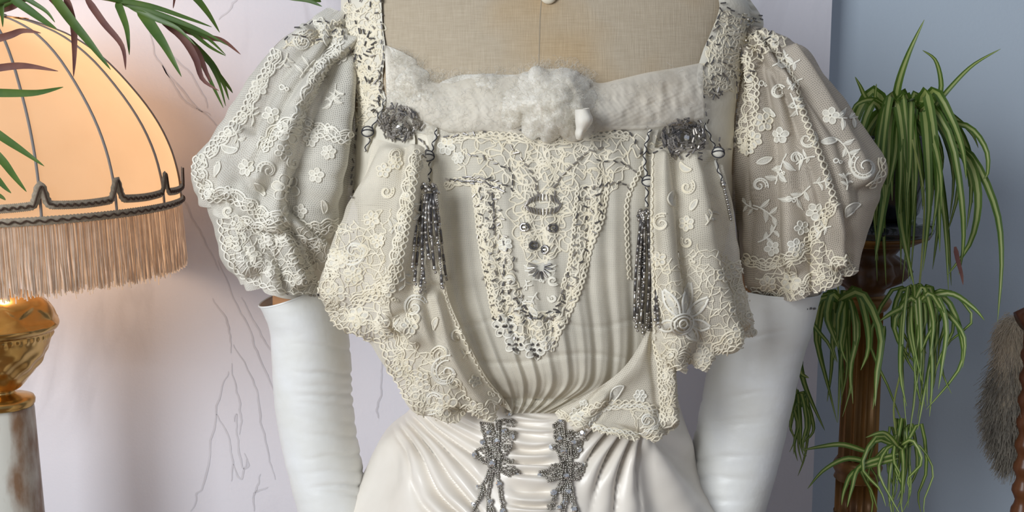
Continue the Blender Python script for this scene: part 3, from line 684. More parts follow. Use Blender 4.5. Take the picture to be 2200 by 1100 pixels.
# lace on the front flaps
HL = [(700, 530), (684, 600), (690, 665), (712, 692), (765, 718), (812, 735), (840, 800), (872, 850), (905, 890), (965, 908), (1030, 905), (1095, 884)]
edging(HL, S_lf, 40, -1, pitch=17).make('lace_edging', CLW, lf)
edging([(945, 560), (962, 640), (985, 700), (1012, 752), (1045, 812), (1086, 864)], S_lf, 8, 1).make('lace_edging', CLW, lf)
edging([(905, 330), (885, 420), (868, 520), (850, 600), (800, 640), (760, 660)], S_lf, 22, 1).make('lace_edging', CLW, lf)
l = Lace(); brides(l, [(735, 470), (690, 560), (690, 660), (800, 720), (850, 800), (900, 880), (1000, 900), (1010, 820), (900, 740), (840, 640), (830, 530), (850, 440)], 18, S_lf); l.make('lace_ground', CLW, lf, kind='stuff')
for x, y, q in ((725, 560, 20), (720, 630, 22), (770, 680, 22), (820, 700, 20), (865, 790, 20), (905, 840, 24), (960, 870, 24), (1020, 880, 20), (760, 590, 20), (830, 620, 18), (880, 700, 18), (850, 350, 14)): flower(x, y, q, S_lf, 6, random.random()).make('lace_flower', CLW, lf)
for x, y, q, ro in ((760, 540, 34, 1), (890, 660, 30, 4), (960, 800, 38, 3), (930, 860, 30, 0)): scroll(x, y, q, S_lf, ro, 1).make('lace_scroll', CL, lf)
motifs([(805, 310), (905, 325), (930, 480), (955, 620), (1000, 740), (1060, 850), (980, 890), (860, 780), (800, 700), (700, 640), (720, 500), (780, 390)], 38, S_lf, lf, CLW, size=.9)
HR = [(1588, 560), (1602, 620), (1622, 675), (1630, 722), (1575, 748), (1535, 782), (1490, 792), (1445, 786), (1415, 762)]
edging(HR, S_rf, 34, 1, pitch=17).make('lace_edging', CLW, rf)
edging([(1400, 330), (1397, 450), (1399, 600), (1403, 730)], S_rf, 8, -1).make('lace_edging', CLW, rf)
l = Lace(); brides(l, [(1405, 560), (1410, 730), (1450, 780), (1530, 770), (1620, 715), (1590, 560), (1500, 520)], 18, S_rf); l.make('lace_ground', CLW, rf, kind='stuff')
for x, y, q in ((1590, 710, 18), (1510, 765, 20), (1580, 660, 16), (1555, 590, 16)): flower(x, y, q, S_rf, 6, random.random()).make('lace_flower', CLW, rf)
l = Lace()                                                                     # the big lace bloom
for a, L_ in ((-2.05, 78), (-1.35, 88), (-.75, 78), (.15, 62), (2.9, 50), (.9, 50)):
    u = np.linspace(.18, 1, 12); px_ = 1464 + L_ * u * math.cos(a); py_ = 692 + L_ * u * math.sin(a); ww = 11 * np.sin(np.pi * np.clip((u - .18) / .82, .1, .97)) ** .8
    pp = np.stack([px_, py_], 1); nn = np.array([-math.sin(a), math.cos(a)]); l.strip(pp, ww * .6, S_rf)
    l.cord(pp + nn * ww[:, None], CORD * 1.5, S_rf, off=.0015); l.cord(pp - nn * ww[:, None], CORD * 1.5, S_rf, off=.0015)
l.fan(ringpath(1464, 694, 20, n=16)[:-1], S_rf, off=.002)
for q in (20, 14, 7): l.cord(ringpath(1464, 694, q, n=22), CORD * 1.2, S_rf, off=.0028, step=3)
l.make('lace_bloom', CL, rf)
motifs([(1410, 330), (1530, 330), (1570, 480), (1590, 600), (1500, 560), (1410, 560)], 38, S_rf, rf, CLW, size=.9)
edging([(1195, 886), (1222, 907), (1290, 928), (1350, 942), (1400, 944), (1435, 930), (1464, 915)], S_rp, 16, -1).make('lace_edging', CLW, rp_)
edging([(1405, 730), (1416, 790), (1422, 850), (1432, 905)], S_rp, 22, -1, pitch=12).make('lace_edging', CLW, rp_)
edging([(1250, 880), (1310, 865), (1380, 866), (1420, 890), (1420, 920), (1380, 935)], S_rp, 16, 1).make('lace_edging', CLW, rp_)
edging([(1262, 912), (1290, 886), (1330, 872), (1378, 872), (1412, 890), (1408, 918), (1370, 932), (1320, 926), (1270, 914)], S_rp, 8, 1, pitch=11).make('lace_leaf', CL, rp_); leafm(1320, 845, 50, 9, S_rp, -1.0, .6).make('lace_leaf', CL, rp_)
l = Lace(); brides(l, [(1340, 870), (1425, 870), (1425, 925), (1360, 935)], 17, S_rp); brides(l, [(1420, 750), (1458, 750), (1464, 912), (1434, 912)], 13, S_rp); l.make('lace_ground', CLW, rp_, kind='stuff')
scroll(1390, 905, 26, S_rp, 0, 1).make('lace_scroll', CL, rp_); flower(1375, 850, 13, S_rp, 6).make('lace_flower', CL, rp_); flower(1240, 890, 15, S_rp, 6).make('lace_flower', CL, rp_); flower(1255, 868, 9, S_rp, 5).make('lace_flower', CL, rp_)

# yokes: guipure cords
for poly, par, sp in (([(733, 0), (822, 0), (828, 110), (820, 180), (832, 235), (760, 300), (768, 220), (742, 110)], yl, 15), ([(1545, 5), (1635, 45), (1600, 120), (1585, 200), (1505, 215), (1500, 150), (1520, 90)], yr, 16)):
    l = Lace(); brides(l, poly, sp, S_front, CORD * .9, .85, .6); brides(l, poly, sp * 1.4, S_front, CORD * 1.2, .6, .9); l.make('lace_ground', CLW, par, kind='stuff')
l = Lace(); brides(l, [(890, 290), (1370, 285), (1500, 300), (1390, 345), (1330, 400), (1300, 430), (1240, 400), (1215, 560), (1190, 580), (1130, 580), (1110, 560), (1085, 400), (960, 390), (990, 330)], 24, S_front, CORD * .9, .8, 1.0)
brides(l, [(1090, 300), (1290, 300), (1240, 400), (1220, 560), (1120, 560), (1100, 400)], 32, S_front, CORD * .9, .8, 1.2); l.make('lace_ground', CLW, vest, kind='stuff')
STL = [(1012, 392), (1075, 400), (1085, 470), (1110, 590), (1140, 690), (1062, 695), (1040, 600), (1025, 500)]; STR = [(1245, 400), (1305, 385), (1285, 480), (1260, 560), (1225, 680), (1180, 750), (1175, 700), (1215, 600), (1232, 500)]
l = Lace(); brides(l, STL, 14, S_front, CORD * .9, .85, .6); brides(l, STR, 13, S_front, CORD * 1.0, .9, .6); brides(l, [(1060, 690), (1110, 640), (1180, 660), (1210, 690), (1180, 755), (1110, 745)], 15, S_front, CORD, .85, .5); l.make('lace_ground', CLW, vest, kind='stuff')
edging([(1015, 395), (1030, 500), (1045, 600), (1062, 690)], S_front, 12, -1, pitch=11).make('lace_edging', CLW, vest)
edging([(1308, 385), (1290, 470), (1262, 560), (1238, 640), (1205, 710), (1185, 755)], S_front, 16, 1, CORD * 1.3, pitch=13).make('lace_edging', CLW, vest)
edging([(1240, 400), (1232, 500), (1225, 560), (1205, 620)], S_front, 6, 1, pitch=11).make('lace_edging', CLW, vest)
edging([(950, 300), (1030, 285), (1100, 292), (1200, 300), (1300, 285), (1350, 290)], S_front, 12, 1, pitch=14).make('lace_edging', CLW, vest)
edging([(955, 400), (990, 385), (1040, 390), (1085, 405)], S_front, 14, 1, pitch=11).make('lace_edging', CLW, vest)
edging([(1385, 345), (1350, 420), (1345, 480), (1350, 600)], S_front, 5, 1, pitch=13).make('lace_edging', CLW, vest)
for x, y, q in ((1085, 700, 26), (1108, 738, 22), (1150, 750, 22), (960, 315, 18), (1180, 738, 16), (985, 340, 12), (1085, 525, 14)): flower(x, y, q, S_front, 6, random.random()).make('lace_flower', CL, vest)
l = Lace()
for k in range(9):
    a = 3.14 * k / 8 + .0; l.cord([(1160 + 5 * math.cos(a), 585), (1160 + 34 * math.cos(a), 570 + 30 * math.sin(a))], CORD, S_front)
l.fan(ringpath(1160, 580, 34, 24, n=16)[:-1], S_front, off=.0003); l.make('lace_fan', CL, vest)
motifs([(1090, 600), (1130, 600), (1200, 600), (1180, 680), (1120, 680)], 26, S_front, vest, CL, size=.6)

# tulle fluff round the neckline ------------------------------------
def fluff_disp(T, S_, px, py):
    e = np.sin(np.pi * np.clip(S_, 0, 1)) ** .6
    mid = np.exp(-((px - 1190) / 85) ** 4); lefts = np.exp(-((px - 870) / 70) ** 2)
    n1 = wav(px, py, 71, .035, 3); n2 = np.abs(wav(px, py, 72, .07, 3))
    return e * (.010 - .004 * mid) + (.0022 + .003 * lefts) * n1 * e - .0012 * n2 * e + .0008 * wav(px, py, 73, .25, 2) * e
frows = [(826, 96, 832, 215), (850, 112, 850, 235), (880, 142, 895, 255), (920, 172, 935, 272), (965, 178, 965, 285), (1010, 168, 1010, 285), (1060, 170, 1060, 283), (1110, 160, 1105, 288), (1150, 150, 1160, 292), (1205, 148, 1215, 298), (1250, 160, 1262, 298), (1285, 178, 1285, 285), (1330, 170, 1330, 280), (1390, 156, 1390, 278), (1450, 146, 1450, 268), (1510, 134, 1512, 255)]
G = on_grid(frows, 340, 70, S_torso, .003, lambda T, S_, px, py: fluff_disp(T, S_, px, py) + .013 * S_)
fl, t_fl = grid_obj('tulle_ruff', G, M['fluff'], bod)
S_fl = Surf(t_fl, t_yl, t_yr)
fpoly = [(r[0], r[1]) for r in frows] + [(r[2], r[3]) for r in frows[::-1]]
random.seed(11); l = Lace()
for x, y in [(random.uniform(826, 1510), random.uniform(96, 300)) for _ in range(1600)]:
    if not inside(fpoly, x, y): continue
    if (x > 1285 and random.random() < .85) or (960 < x < 1285 and random.random() < .45): continue
    h = S_fl.cast(x, y)
    if h is None: continue
    p = h[0].copy(); d = Vector((random.gauss(0, 1), random.gauss(0, .3), random.gauss(0, 1))).normalized(); pts = []; nor = []; ph = random.uniform(.5, 1.3) * random.choice((-1, 1))
    hh = random.uniform(.0, .004 if x < 960 else .0015)
    for k in range(7):
        pts.append(p + h[1] * (hh * math.sin(.3 + k * .42))); nor.append(h[1]); d = (Matrix.Rotation(ph, 3, h[1]) @ d); p = p + d * .0026
    l.tubeline(pts, nor, .00008)
l_fib = l
LOBES = [(1207, 170, 30, 20), (1165, 178, 34, 22), (1128, 198, 32, 18), (1112, 228, 26, 16), (1150, 222, 38, 26), (1192, 212, 40, 30), (1236, 196, 34, 22), (1264, 220, 26, 16), (1242, 238, 30, 24), (1202, 250, 36, 28), (1160, 258, 32, 22), (1182, 280, 26, 22), (1218, 278, 24, 20), (1138, 272, 22, 16), (1104, 258, 20, 12), (1250, 262, 18, 18), (1230, 168, 18, 14),
         (850, 142, 39, 6), (872, 178, 43, 7), (905, 214, 39, 7), (858, 212, 39, 7), (938, 238, 32, 5), (893, 168, 27, 5), (880, 240, 32, 6), (836, 170, 29, 5), (925, 262, 25, 4), (838, 120, 25, 4), (985, 218, 43, 5), (1042, 212, 50, 7), (1020, 252, 39, 6), (1072, 240, 39, 7), (1062, 268, 29, 5), (970, 250, 34, 4), (1000, 190, 29, 3), (1080, 190, 29, 4)]
def puff_disp(T, S_, px, py):
    wx = px + 9 * wav(px, py, 5, .05, 2); wy = py + 9 * wav(px, py, 6, .05, 2); h_ = np.full_like(px, 0.0)
    for cx, cy, r, z in LOBES: h_ = np.maximum(h_, z * .001 * np.sqrt(np.clip(1 - ((wx - cx) ** 2 + (wy - cy) ** 2) / (r * 1.12) ** 2, 0, 1)))
    b_ = sum(np.exp(-((wx - cx) ** 2 + (wy - cy) ** 2) / (r * .9) ** 2) * z * .001 for cx, cy, r, z in LOBES)
    m_ = np.clip(h_ * 160, 0, 1)
    return -.006 + .012 * S_ + m_ * (.006 + .42 * h_ + .36 * np.minimum(b_, .05) + .0011 * wav(px, py, 173, .16, 3))
prow = [(826, 96, 832, 240), (860, 110, 860, 265), (900, 132, 900, 285), (940, 158, 945, 290), (1000, 160, 1000, 292), (1060, 158, 1060, 296), (1104, 156, 1106, 300), (1150, 142, 1150, 306), (1200, 136, 1205, 310), (1245, 146, 1245, 310), (1275, 168, 1272, 306), (1300, 190, 1298, 285)]
Gp = on_grid(prow, 330, 90, S_torso, .004, puff_disp)
pf, t_pf = grid_obj('tulle_puff', Gp, M['puff'], bod)
S_pf = Surf(t_pf); l = Lace()
for x, y in [(random.uniform(830, 1290), random.uniform(105, 302)) for _ in range(6500)]:
    h = S_pf.cast(x, y); g_ = S_fl.cast(x, y)
    if h is None or (g_ is not None and (g_[0] - CAM).length < (h[0] - CAM).length): continue
    p = h[0].copy(); d = Vector((random.gauss(0, 1), random.gauss(0, .3), random.gauss(0, 1))).normalized(); ph = random.uniform(.5, 1.3) * random.choice((-1, 1)); hh = random.uniform(0, .004)
    pts = []
    for k in range(7): pts.append(p + h[1] * (.0006 + hh * math.sin(.3 + k * .42))); d = Matrix.Rotation(ph, 3, h[1]) @ d; p = p + d * .002
    l.tubeline(pts, [h[1]] * 7, .00007)
l.make('tulle_fibres', [M['puff']], pf, kind='stuff'); l = l_fib
l.make('tulle_fibres', [M['fluff_fibre']], fl, kind='stuff')
# hanging tuft
tg = tube_grid([(1236, 235, 1268, 232, -.148, .012, .01), (1236, 255, 1272, 255, -.149, .013, .01), (1240, 275, 1266, 278, -.148, .011, .01), (1234, 290, 1254, 295, -.146, .008, .008), (1236, 300, 1244, 302, -.144, .003, .003)], 26, 26, disp=lambda T, PH, px, py: .0014 * wav(px, py, 75, .12))
grid_obj('tulle_tuft', tg, M['puff'], fl)

# beads --------------------------------------------------------------
def prism(name, m, n=6):
    a = np.arange(n) * 6.2832 / n; v = [(x, math.cos(t) * .5, math.sin(t) * .5) for x in (-.5, .5) for t in a]
    f = [(i, (i + 1) % n, n + (i + 1) % n, n + i) for i in range(n)] + [tuple(range(n))[::-1], tuple(range(n, 2 * n))]
    me = bpy.data.meshes.new(name); me.from_pydata(v, [], f); me.materials.append(m); return me
BUG = [prism('bugle_bead', M['steel']), prism('bugle_bead', M['steel2']), prism('bugle_bead', M['silver'])]
BEADS = []
def bead(px, py, ang, ln=12, wd=3.4, k=0, S=S_all, off=.0022):
    h = S.cast(px, py)
    if h is None: return
    g = S.cast(px + math.cos(ang) * 4, py + math.sin(ang) * 4)
    if g is None or abs(g[0].y - h[0].y) > .012: return
    d = (g[0] - h[0]).normalized(); n = h[1]; bb = n.cross(d)
    if bb.length < .1: return
    bb.normalize(); n = d.cross(bb)
    sc = (h[0] - CAM).length / F
    Mx = Matrix((d * ln * sc, bb * wd * sc, n * wd * sc)).transposed().to_4x4(); Mx.translation = h[0] + h[1] * off
    BEADS.append((ln * wd, k, Mx))
def beadline(path, pitch, ln=11, wd=3.4, jit=.4, across=0, k=0, S=S_all):
    p = resample(smooth(path, len(path) * 12), pitch); t = np.gradient(p, axis=0)
    for (x, y), (a, b) in zip(p, t): bead(x + random.gauss(0, 1), y + random.gauss(0, 1), math.atan2(b, a) + across + random.gauss(0, jit), ln * random.uniform(.8, 1.15), wd, k if random.random() < .8 else 1, S)
def beadfill(poly, dist, ln=11, wd=3.2, S=S_all, ks=(0, 0, 1)):
    for x, y in scatter(poly, dist, 1500): bead(x, y, random.uniform(0, 3.14), ln * random.uniform(.7, 1.1), wd, random.choice(ks), S)
beadline([(818, 0), (824, 50), (828, 100), (820, 170), (818, 225)], 15); beadline([(735, 70), (758, 130), (768, 190), (764, 260), (755, 330), (752, 390), (760, 425)], 16)
beadline([(640, 62), (690, 50), (735, 60)], 15); beadline([(600, 95), (640, 75), (680, 90), (720, 70)], 17)
beadfill([(735, 0), (820, 0), (824, 110), (815, 170), (770, 190), (742, 100)], 21); beadline(ringpath(775, 95, 28, n=9, a0=-90, a1=150), 10, 14, across=1.2)
beadline([(790, 170), (810, 175), (825, 190)], 9, 13, across=1.3); beadline(ringpath(818, 230, 14, n=8, a0=60, a1=300), 8, 11, across=1.2)
beadline([(1550, 8), (1600, 40), (1640, 45), (1665, 62), (1712, 88)], 13); beadline([(1705, 80), (1655, 62), (1615, 78), (1598, 110), (1585, 160), (1578, 230), (1576, 300)], 15)
beadline([(1545, 20), (1535, 60), (1518, 95)], 14); beadline(ringpath(1538, 172, 40, 40, n=12, a0=160, a1=370), 13); beadline(ringpath(1545, 180, 18, n=8, a0=180, a1=330), 11, across=.4)
beadline([(1505, 190), (1510, 225), (1518, 262)], 15); beadline(ringpath(1535, 200, 9, n=8), 8, 12, across=1.57); beadfill([(1550, 25), (1630, 55), (1590, 110), (1530, 100)], 19)
beadline(ringpath(1630, 65, 30, n=8, a0=180, a1=290), 10, across=.3); beadline([(1655, 75), (1640, 110), (1625, 140), (1610, 165)], 11); beadline([(1660, 60), (1680, 70), (1700, 85)], 9, 16)
beadline([(940, 295), (985, 292), (1030, 285), (1080, 276), (1125, 282), (1160, 298), (1200, 294), (1240, 288), (1290, 278), (1345, 282), (1365, 305), (1372, 325)], 20, 12, 4, jit=.6)
beadline([(1375, 330), (1420, 322), (1440, 300)], 13); beadline([(1385, 275), (1395, 262), (1420, 265)], 11)
beadline([(1098, 318), (1122, 345), (1140, 372), (1152, 400), (1156, 418)], 16, 12, 4, k=1); beadline([(1288, 318), (1250, 335), (1220, 365), (1196, 395), (1188, 415)], 16, 12, 4, k=1)
beadline([(1285, 345), (1330, 350), (1365, 370), (1385, 395)], 15); beadline([(1010, 335), (1040, 340), (1075, 355), (1100, 375), (1100, 410)], 15); beadline([(1290, 400), (1330, 395), (1350, 405)], 11)
beadline([(965, 385), (1000, 390), (1040, 393), (1080, 410)], 8, 12); beadline([(1000, 382), (1050, 386), (1085, 398)], 9, 12)
beadfill(STL, 15, 10, 3.6, ks=(0, 0, 1, 1)); beadfill(STR, 17, 12, 3.8, ks=(0, 1, 1, 2)); beadline([(1058, 420), (1060, 460), (1060, 500)], 8, 10)
for a in np.linspace(0, 6.2832, 30)[:-1]: bead(1166 + 36 * math.cos(a), 443 + (19 if math.sin(a) < 0 else 12) * math.sin(a), math.pi / 2 + .5 * math.cos(a) * (-1 if math.sin(a) < 0 else 1), 14, 3.8, 1)
for cx, cy in ((1128, 488), (1186, 490), (1145, 527), (1172, 536)):
    for a in np.linspace(0, 6.2832, 9)[:-1]: bead(cx + 7.5 * math.cos(a), cy + 7.5 * math.sin(a), a + 1.57, 7, 5.5, 0 if random.random() < .6 else 1)
    bead(cx, cy, 0, 6, 5.5, 2)
for a in np.linspace(-.3, 3.5, 10): bead(1160 + 20 * math.cos(a), 574 + 17 * math.sin(a), a, 17, 4.4, random.choice((0, 1, 2)))
beadline([(1090, 560), (1085, 610), (1110, 650), (1140, 685)], 21, 12); beadline([(1220, 590), (1215, 630), (1190, 660), (1160, 685)], 21, 12)
beadline([(1130, 660), (1145, 680), (1165, 688), (1200, 670)], 15, 12, 4.6)
for cx, cy, q in ((1085, 700, 26), (1108, 738, 22), (1150, 750, 22)):
    for a in np.linspace(0, 6.2832, 7)[:-1]: bead(cx + q * .6 * math.cos(a), cy + q * .6 * math.sin(a), random.random() * 3, 6, 5, 0)
    bead(cx, cy, 0, 7, 6, 0)
beadline([(905, 300), (920, 320), (905, 335), (925, 345)], 9, 12); beadline([(1500, 325), (1500, 345)], 6, 14, across=1.5)
beadline([(1540, 300), (1548, 320), (1570, 318), (1574, 300)], 12); beadline([(1615, 652), (1680, 660), (1745, 662)], 8, 6, 5, S=Surf(t_rl), k=0); beadline([(566, 610), (620, 628), (690, 634)], 9, 6, 5, S=Surf(t_ll))
BEADS.sort(key=lambda b: -b[0])
for a, k, Mx in BEADS[:290]:
    o = bpy.data.objects.new('bugle_bead', BUG[k]); COL.objects.link(o); o.parent = bod; o.matrix_parent_inverse = Matrix.Translation(-bod.location); o.matrix_basis = Mx
if len(BEADS) > 290:
    V = []; Fc = []; fm = []
    for a, k, Mx in BEADS[290:]:
        b = len(V); V += [Mx @ v.co for v in BUG[k].vertices]; Fc += [tuple(b + i for i in p.vertices) for p in BUG[k].polygons]; fm += [k] * len(BUG[k].polygons)
    mesh('small_beads', V, Fc, [M['steel'], M['steel2'], M['silver']], bod, smooth=False, fmat=fm, kind='stuff')

# facetted stone
def stone_mesh():
    v = []; n = 8
    for r, z in ((.5, 0), (.5, .12), (.27, .38)): v += [(r * math.cos(6.2832 * (i + .5 * (z > .3)) / n), r * math.sin(6.2832 * (i + .5 * (z > .3)) / n), z) for i in range(n)]
    f = []
    for q in range(2): f += [(q * n + i, q * n + (i + 1) % n, (q + 1) * n + (i + 1) % n, (q + 1) * n + i) for i in range(n)]
    f.append(tuple(range(2 * n, 3 * n))); me = bpy.data.meshes.new('rhinestone'); me.from_pydata(v, [], f); me.materials.append(M['stone']); return me
STONE = stone_mesh()
def stone(px, py, dpx, S, parent, off=.002):
    h = S.cast(px, py)
    if h is None: return
    n = (h[1] + Vector((random.gauss(0, .12), 0, random.gauss(0, .12)))).normalized(); sc = (h[0] - CAM).length / F * dpx
    q = n.to_track_quat('Z', 'Y').to_matrix().to_4x4(); Mx = Matrix.Translation(h[0] + h[1] * off) @ q @ Matrix.Diagonal((sc, sc, sc, 1))
    o = bpy.data.objects.new('rhinestone', STONE); COL.objects.link(o); o.parent = parent; o.matrix_basis = Mx
    if parent.type == 'EMPTY': o.matrix_parent_inverse = Matrix.Translation(-parent.location)
S_ros = Surf(t_yl, t_yr, t_vest, t_base, t_torso, t_lf, t_rf, t_pf, t_fl)
def rosette(cx, cy, rad, n, ks=(0, 1, 1)):
    V = []; Fc = []; fm = []
    for i in range(n):
        r = rad * math.sqrt(random.uniform(.05, 1)); a = random.uniform(0, 6.2832); x = cx + r * math.cos(a); y = cy + r * math.sin(a) * .98
        ln = len(BEADS); bead(x, y, a + 1.57 + random.gauss(0, .5), random.uniform(9, 14), 4.6, random.choice(ks), S_ros, .003 + random.uniform(0, .003))
        if len(BEADS) > ln:
            _, k, Mx = BEADS.pop(); b = len(V); V += [Mx @ v.co for v in BUG[k].vertices]; Fc += [tuple(b + i for i in p.vertices) for p in BUG[k].polygons]; fm += [k] * len(BUG[k].polygons)
    o = mesh('bead_rosette', V, Fc, [M['steel'], M['steel2'], M['silver']], bod, smooth=False, fmat=fm)
    stone(cx + 3, cy, 15, S_ros, o, .006); return o
rosette(862, 264, 42, 170, (1, 1, 1, 0)); rosette(1462, 298, 46, 250)

# tassels -------------------------------------------------------------
def ball(V, Fc, fm, c, r, k, n=6):
    b = len(V)
    for i in range(1, 4):
        th = math.pi * i / 4
        V += [c + Vector((r * math.sin(th) * math.cos(6.2832 * j / n), r * math.sin(th) * math.sin(6.2832 * j / n), r * math.cos(th))) for j in range(n)]
    V += [c + Vector((0, 0, r)), c - Vector((0, 0, r))]
    for i in range(2): Fc += [(b + i * n + j, b + (i + 1) * n + j, b + (i + 1) * n + (j + 1) % n, b + i * n + (j + 1) % n) for j in range(n)]
    Fc += [(b + 3 * n, b + j, b + (j + 1) % n) for j in range(n)] + [(b + 3 * n + 1, b + 2 * n + (j + 1) % n, b + 2 * n + j) for j in range(n)]
    fm += [k] * (4 * n)
def rod(V, Fc, fm, a, c, r, k, n=6):
    d = (c - a).normalized(); x = d.cross(Vector((0, 1, 0.01))).normalized(); y = d.cross(x); b = len(V)
    for p in (a, c): V += [p + x * r * math.cos(6.2832 * j / n) + y * r * math.sin(6.2832 * j / n) for j in range(n)]
    Fc += [(b + j, b + (j + 1) % n, b + n + (j + 1) % n, b + n + j) for j in range(n)] + [tuple(range(b, b + n))[::-1], tuple(range(b + n, b + 2 * n))]; fm += [k] * (n + 2)
BM = [M['steel'], M['steel2'], M['silver'], M['darkthread'], M['cloth']]
def pipe(name, pts, r, m, parent, n=8):
    V = []; Fc = []; k = len(pts)
    for i, p in enumerate(pts):
        d = (pts[min(i + 1, k - 1)] - pts[max(i - 1, 0)]).normalized(); x = d.cross(Vector((0.1, 1, .05))).normalized(); y = d.cross(x); rr = r[i] if hasattr(r, '__len__') else r
        V += [p + x * rr * math.cos(6.2832 * j / n) + y * rr * math.sin(6.2832 * j / n) for j in range(n)]
    for i in range(k - 1): Fc += [(i * n + j, i * n + (j + 1) % n, (i + 1) * n + (j + 1) % n, (i + 1) * n + j) for j in range(n)]
    Fc += [tuple(range(n))[::-1], tuple(range((k - 1) * n, k * n))]
    return mesh(name, V, Fc, m, parent)
def cordpath(path, Y):
    q = smooth(path, len(path) * 6); out = []
    for x, y in q:
        h = S_all.cast(x, y); out.append(h[0] + h[1] * .003 if h else P(x, y, Y))
    return out
def twisted(parent, pts):
    pipe('cord', pts, .0013, M['cloth'], parent)
    hel = []
    for i, p in enumerate(pts):
        for s in range(3):
            t = i + s / 3
            if i + 1 < len(pts): hel.append(p.lerp(pts[i + 1], s / 3) + Vector((math.cos(t * 1.3) * .0013, -abs(math.sin(t * 1.3)) * .0012 - .0004, 0)))
    if len(hel) > 2: pipe('dark_thread', hel, .0005, M['darkthread'], parent, 5)
def knot(parent, x, y, r):
    h = S_all.cast(x, y); c = h[0] + h[1] * (r + .001); V = []; Fc = []; fm = []; ball(V, Fc, fm, c, r, 0, 12)
    mesh('knot_ball', V, Fc, [M['cloth']], parent)
    for tilt in (.5, -.7, 1.6): pipe('dark_thread', [c + Vector((math.cos(a) * r * 1.03, -abs(math.sin(a)) * r * 1.05 * math.cos(tilt) ** 2 - .001, math.sin(a) * r * math.sin(tilt) * 1.03)) for a in np.linspace(0, 3.14, 12)], .0005, M['darkthread'], parent, 5)
def tassel(cordp, knotc, cap, bottoms, capr, label):
    ch = S_all.cast(*cap); cc = ch[0] + Vector((0, -.008, 0)); V = []; Fc = []; fm = []
    for i in range(46):
        a = random.uniform(0, 6.28); t = random.uniform(0, 1); ball(V, Fc, fm, cc + Vector((math.cos(a) * capr * (.5 + .5 * t), math.sin(a) * capr * (.5 + .4 * t), -t * capr * .9 + capr * .4)), .0017, random.choice((1, 1, 0, 2)))
    root = mesh('bead_tassel', V, Fc, BM, bod, fmat=fm, label=label)
    twisted(root, cordpath(cordp, -.14)); knot(root, *knotc, .0052)
    for bx, by in bottoms:
        V = []; Fc = []; fm = []; top = cc + Vector(((bx - cap[0]) / F * .5, -.002 - random.uniform(0, .007), -.004)); h = S_all.cast(bx, by); bot = h[0] + Vector((0, -.0035 - random.uniform(0, .005), 0))
        d = (bot - top); L_ = d.length; s = 0; d.normalize(); side = Vector((1, 0, 0)) * random.uniform(-.002, .002); seed_run = random.random() < .3
        while s < L_ - .004:
            q = lambda s_: top + d * s_ + side * math.sin(math.pi * s_ / L_) + Vector((0, -.004 * math.sin(math.pi * s_ / L_), 0))
            if seed_run and random.random() < .75:
                ball(V, Fc, fm, q(s + .0009), .00105, random.choice((1, 2, 2))); s += .002
            else:
                ln = random.choice((.0055, .009, .0105)); k = random.choices((0, 1, 2), (9, 2, 1.3))[0]; rod(V, Fc, fm, q(s), q(min(L_, s + ln)), .00125, k); s += ln + .0002
                ball(V, Fc, fm, q(s + .0011), .0017, random.choice((2, 1, 1)), 7); s += .0024
        ball(V, Fc, fm, bot, .0019, 2); ball(V, Fc, fm, bot + Vector((.001, -.001, -.003)), .0013, 1)
        mesh('bead_strand', V, Fc, BM, root, fmat=fm)
tassel([(938, 258), (940, 285), (932, 318), (929, 350), (925, 385), (923, 398)], (928, 338), (922, 402), [(888, 570), (892, 600), (905, 612), (912, 596), (922, 545), (934, 575), (950, 608), (958, 590), (926, 505), (942, 520)], .0085, 'shorter bead tassel on the left breast')
tassel([(1393, 280), (1384, 310), (1380, 345), (1384, 380), (1385, 410), (1384, 445)], (1383, 393), (1385, 458), [(1362, 680), (1366, 700), (1374, 690), (1380, 712), (1386, 700), (1392, 705), (1398, 690), (1406, 685), (1412, 690), (1370, 650), (1390, 660), (1378, 640)], .0085, 'longer bead tassel on the right breast')
for cp, kn, nm in (([(832, 215), (822, 240), (808, 270), (800, 300), (790, 325)], (803, 286), 'knotted_cord'), ([(1507, 268), (1520, 295), (1530, 320), (1536, 350), (1545, 378), (1552, 395)], (1530, 331), 'knotted_cord')):
    pts = cordpath(cp, -.12); root = pipe(nm, pts, .0012, M['cloth'], bod); hel = [p + Vector((math.cos(i * 1.1) * .0013, -.0011, 0)) for i, p in enumerate(pts)]; pipe('dark_thread', hel, .0005, M['darkthread'], root, 5); knot(root, *kn, .0052)
V = []; Fc = []; fm = []
for i, (x, y) in enumerate(resample([(1550, 392), (1556, 420), (1561, 440), (1566, 470)], 5)):
    h = S_all.cast(x, y)
    if h: ball(V, Fc, fm, h[0] + h[1] * .003, .0026 if i < 2 else .0016, 2 if i % 2 else 1)
mesh('bead_strand', V, Fc, BM, bod, fmat=fm)

# beaded ornaments on the skirt ------------------------------------------
def ornament(polys, lines, stones, label):
    V = []; Fc = []; fm = []
    def sb(x, y, r, k, off=.0016):
        h = S_skirt.cast(x, y)
        if h: ball(V, Fc, fm, h[0] + h[1] * off, r, k, 5)
    for poly in polys:
        for x, y in scatter(poly, 4.6, 2600): sb(x, y, .00105 * random.uniform(.8, 1.15), random.choice((0, 0, 1, 2)), .0014 + random.uniform(0, .0012))
        for x, y in resample(list(poly) + [poly[0]], 4.5): sb(x, y, .0012, random.choice((0, 2)), .0028)
    for ln, wd in lines:
        for x, y in resample(smooth(ln, 30), 3.6):
            for q in range(wd): sb(x + random.uniform(-1, 1) + (q - (wd - 1) / 2) * 4.2, y, .0011, random.choice((0, 0, 1, 2)), .0022)
    o = mesh('beaded_ornament', V, Fc, [M['pewter'], M['silver'], M['steel2']], skirt, fmat=fm, label=label, kind='stuff')
    for x, y, d in stones: stone(x, y, d, S_skirt, o, .0035)
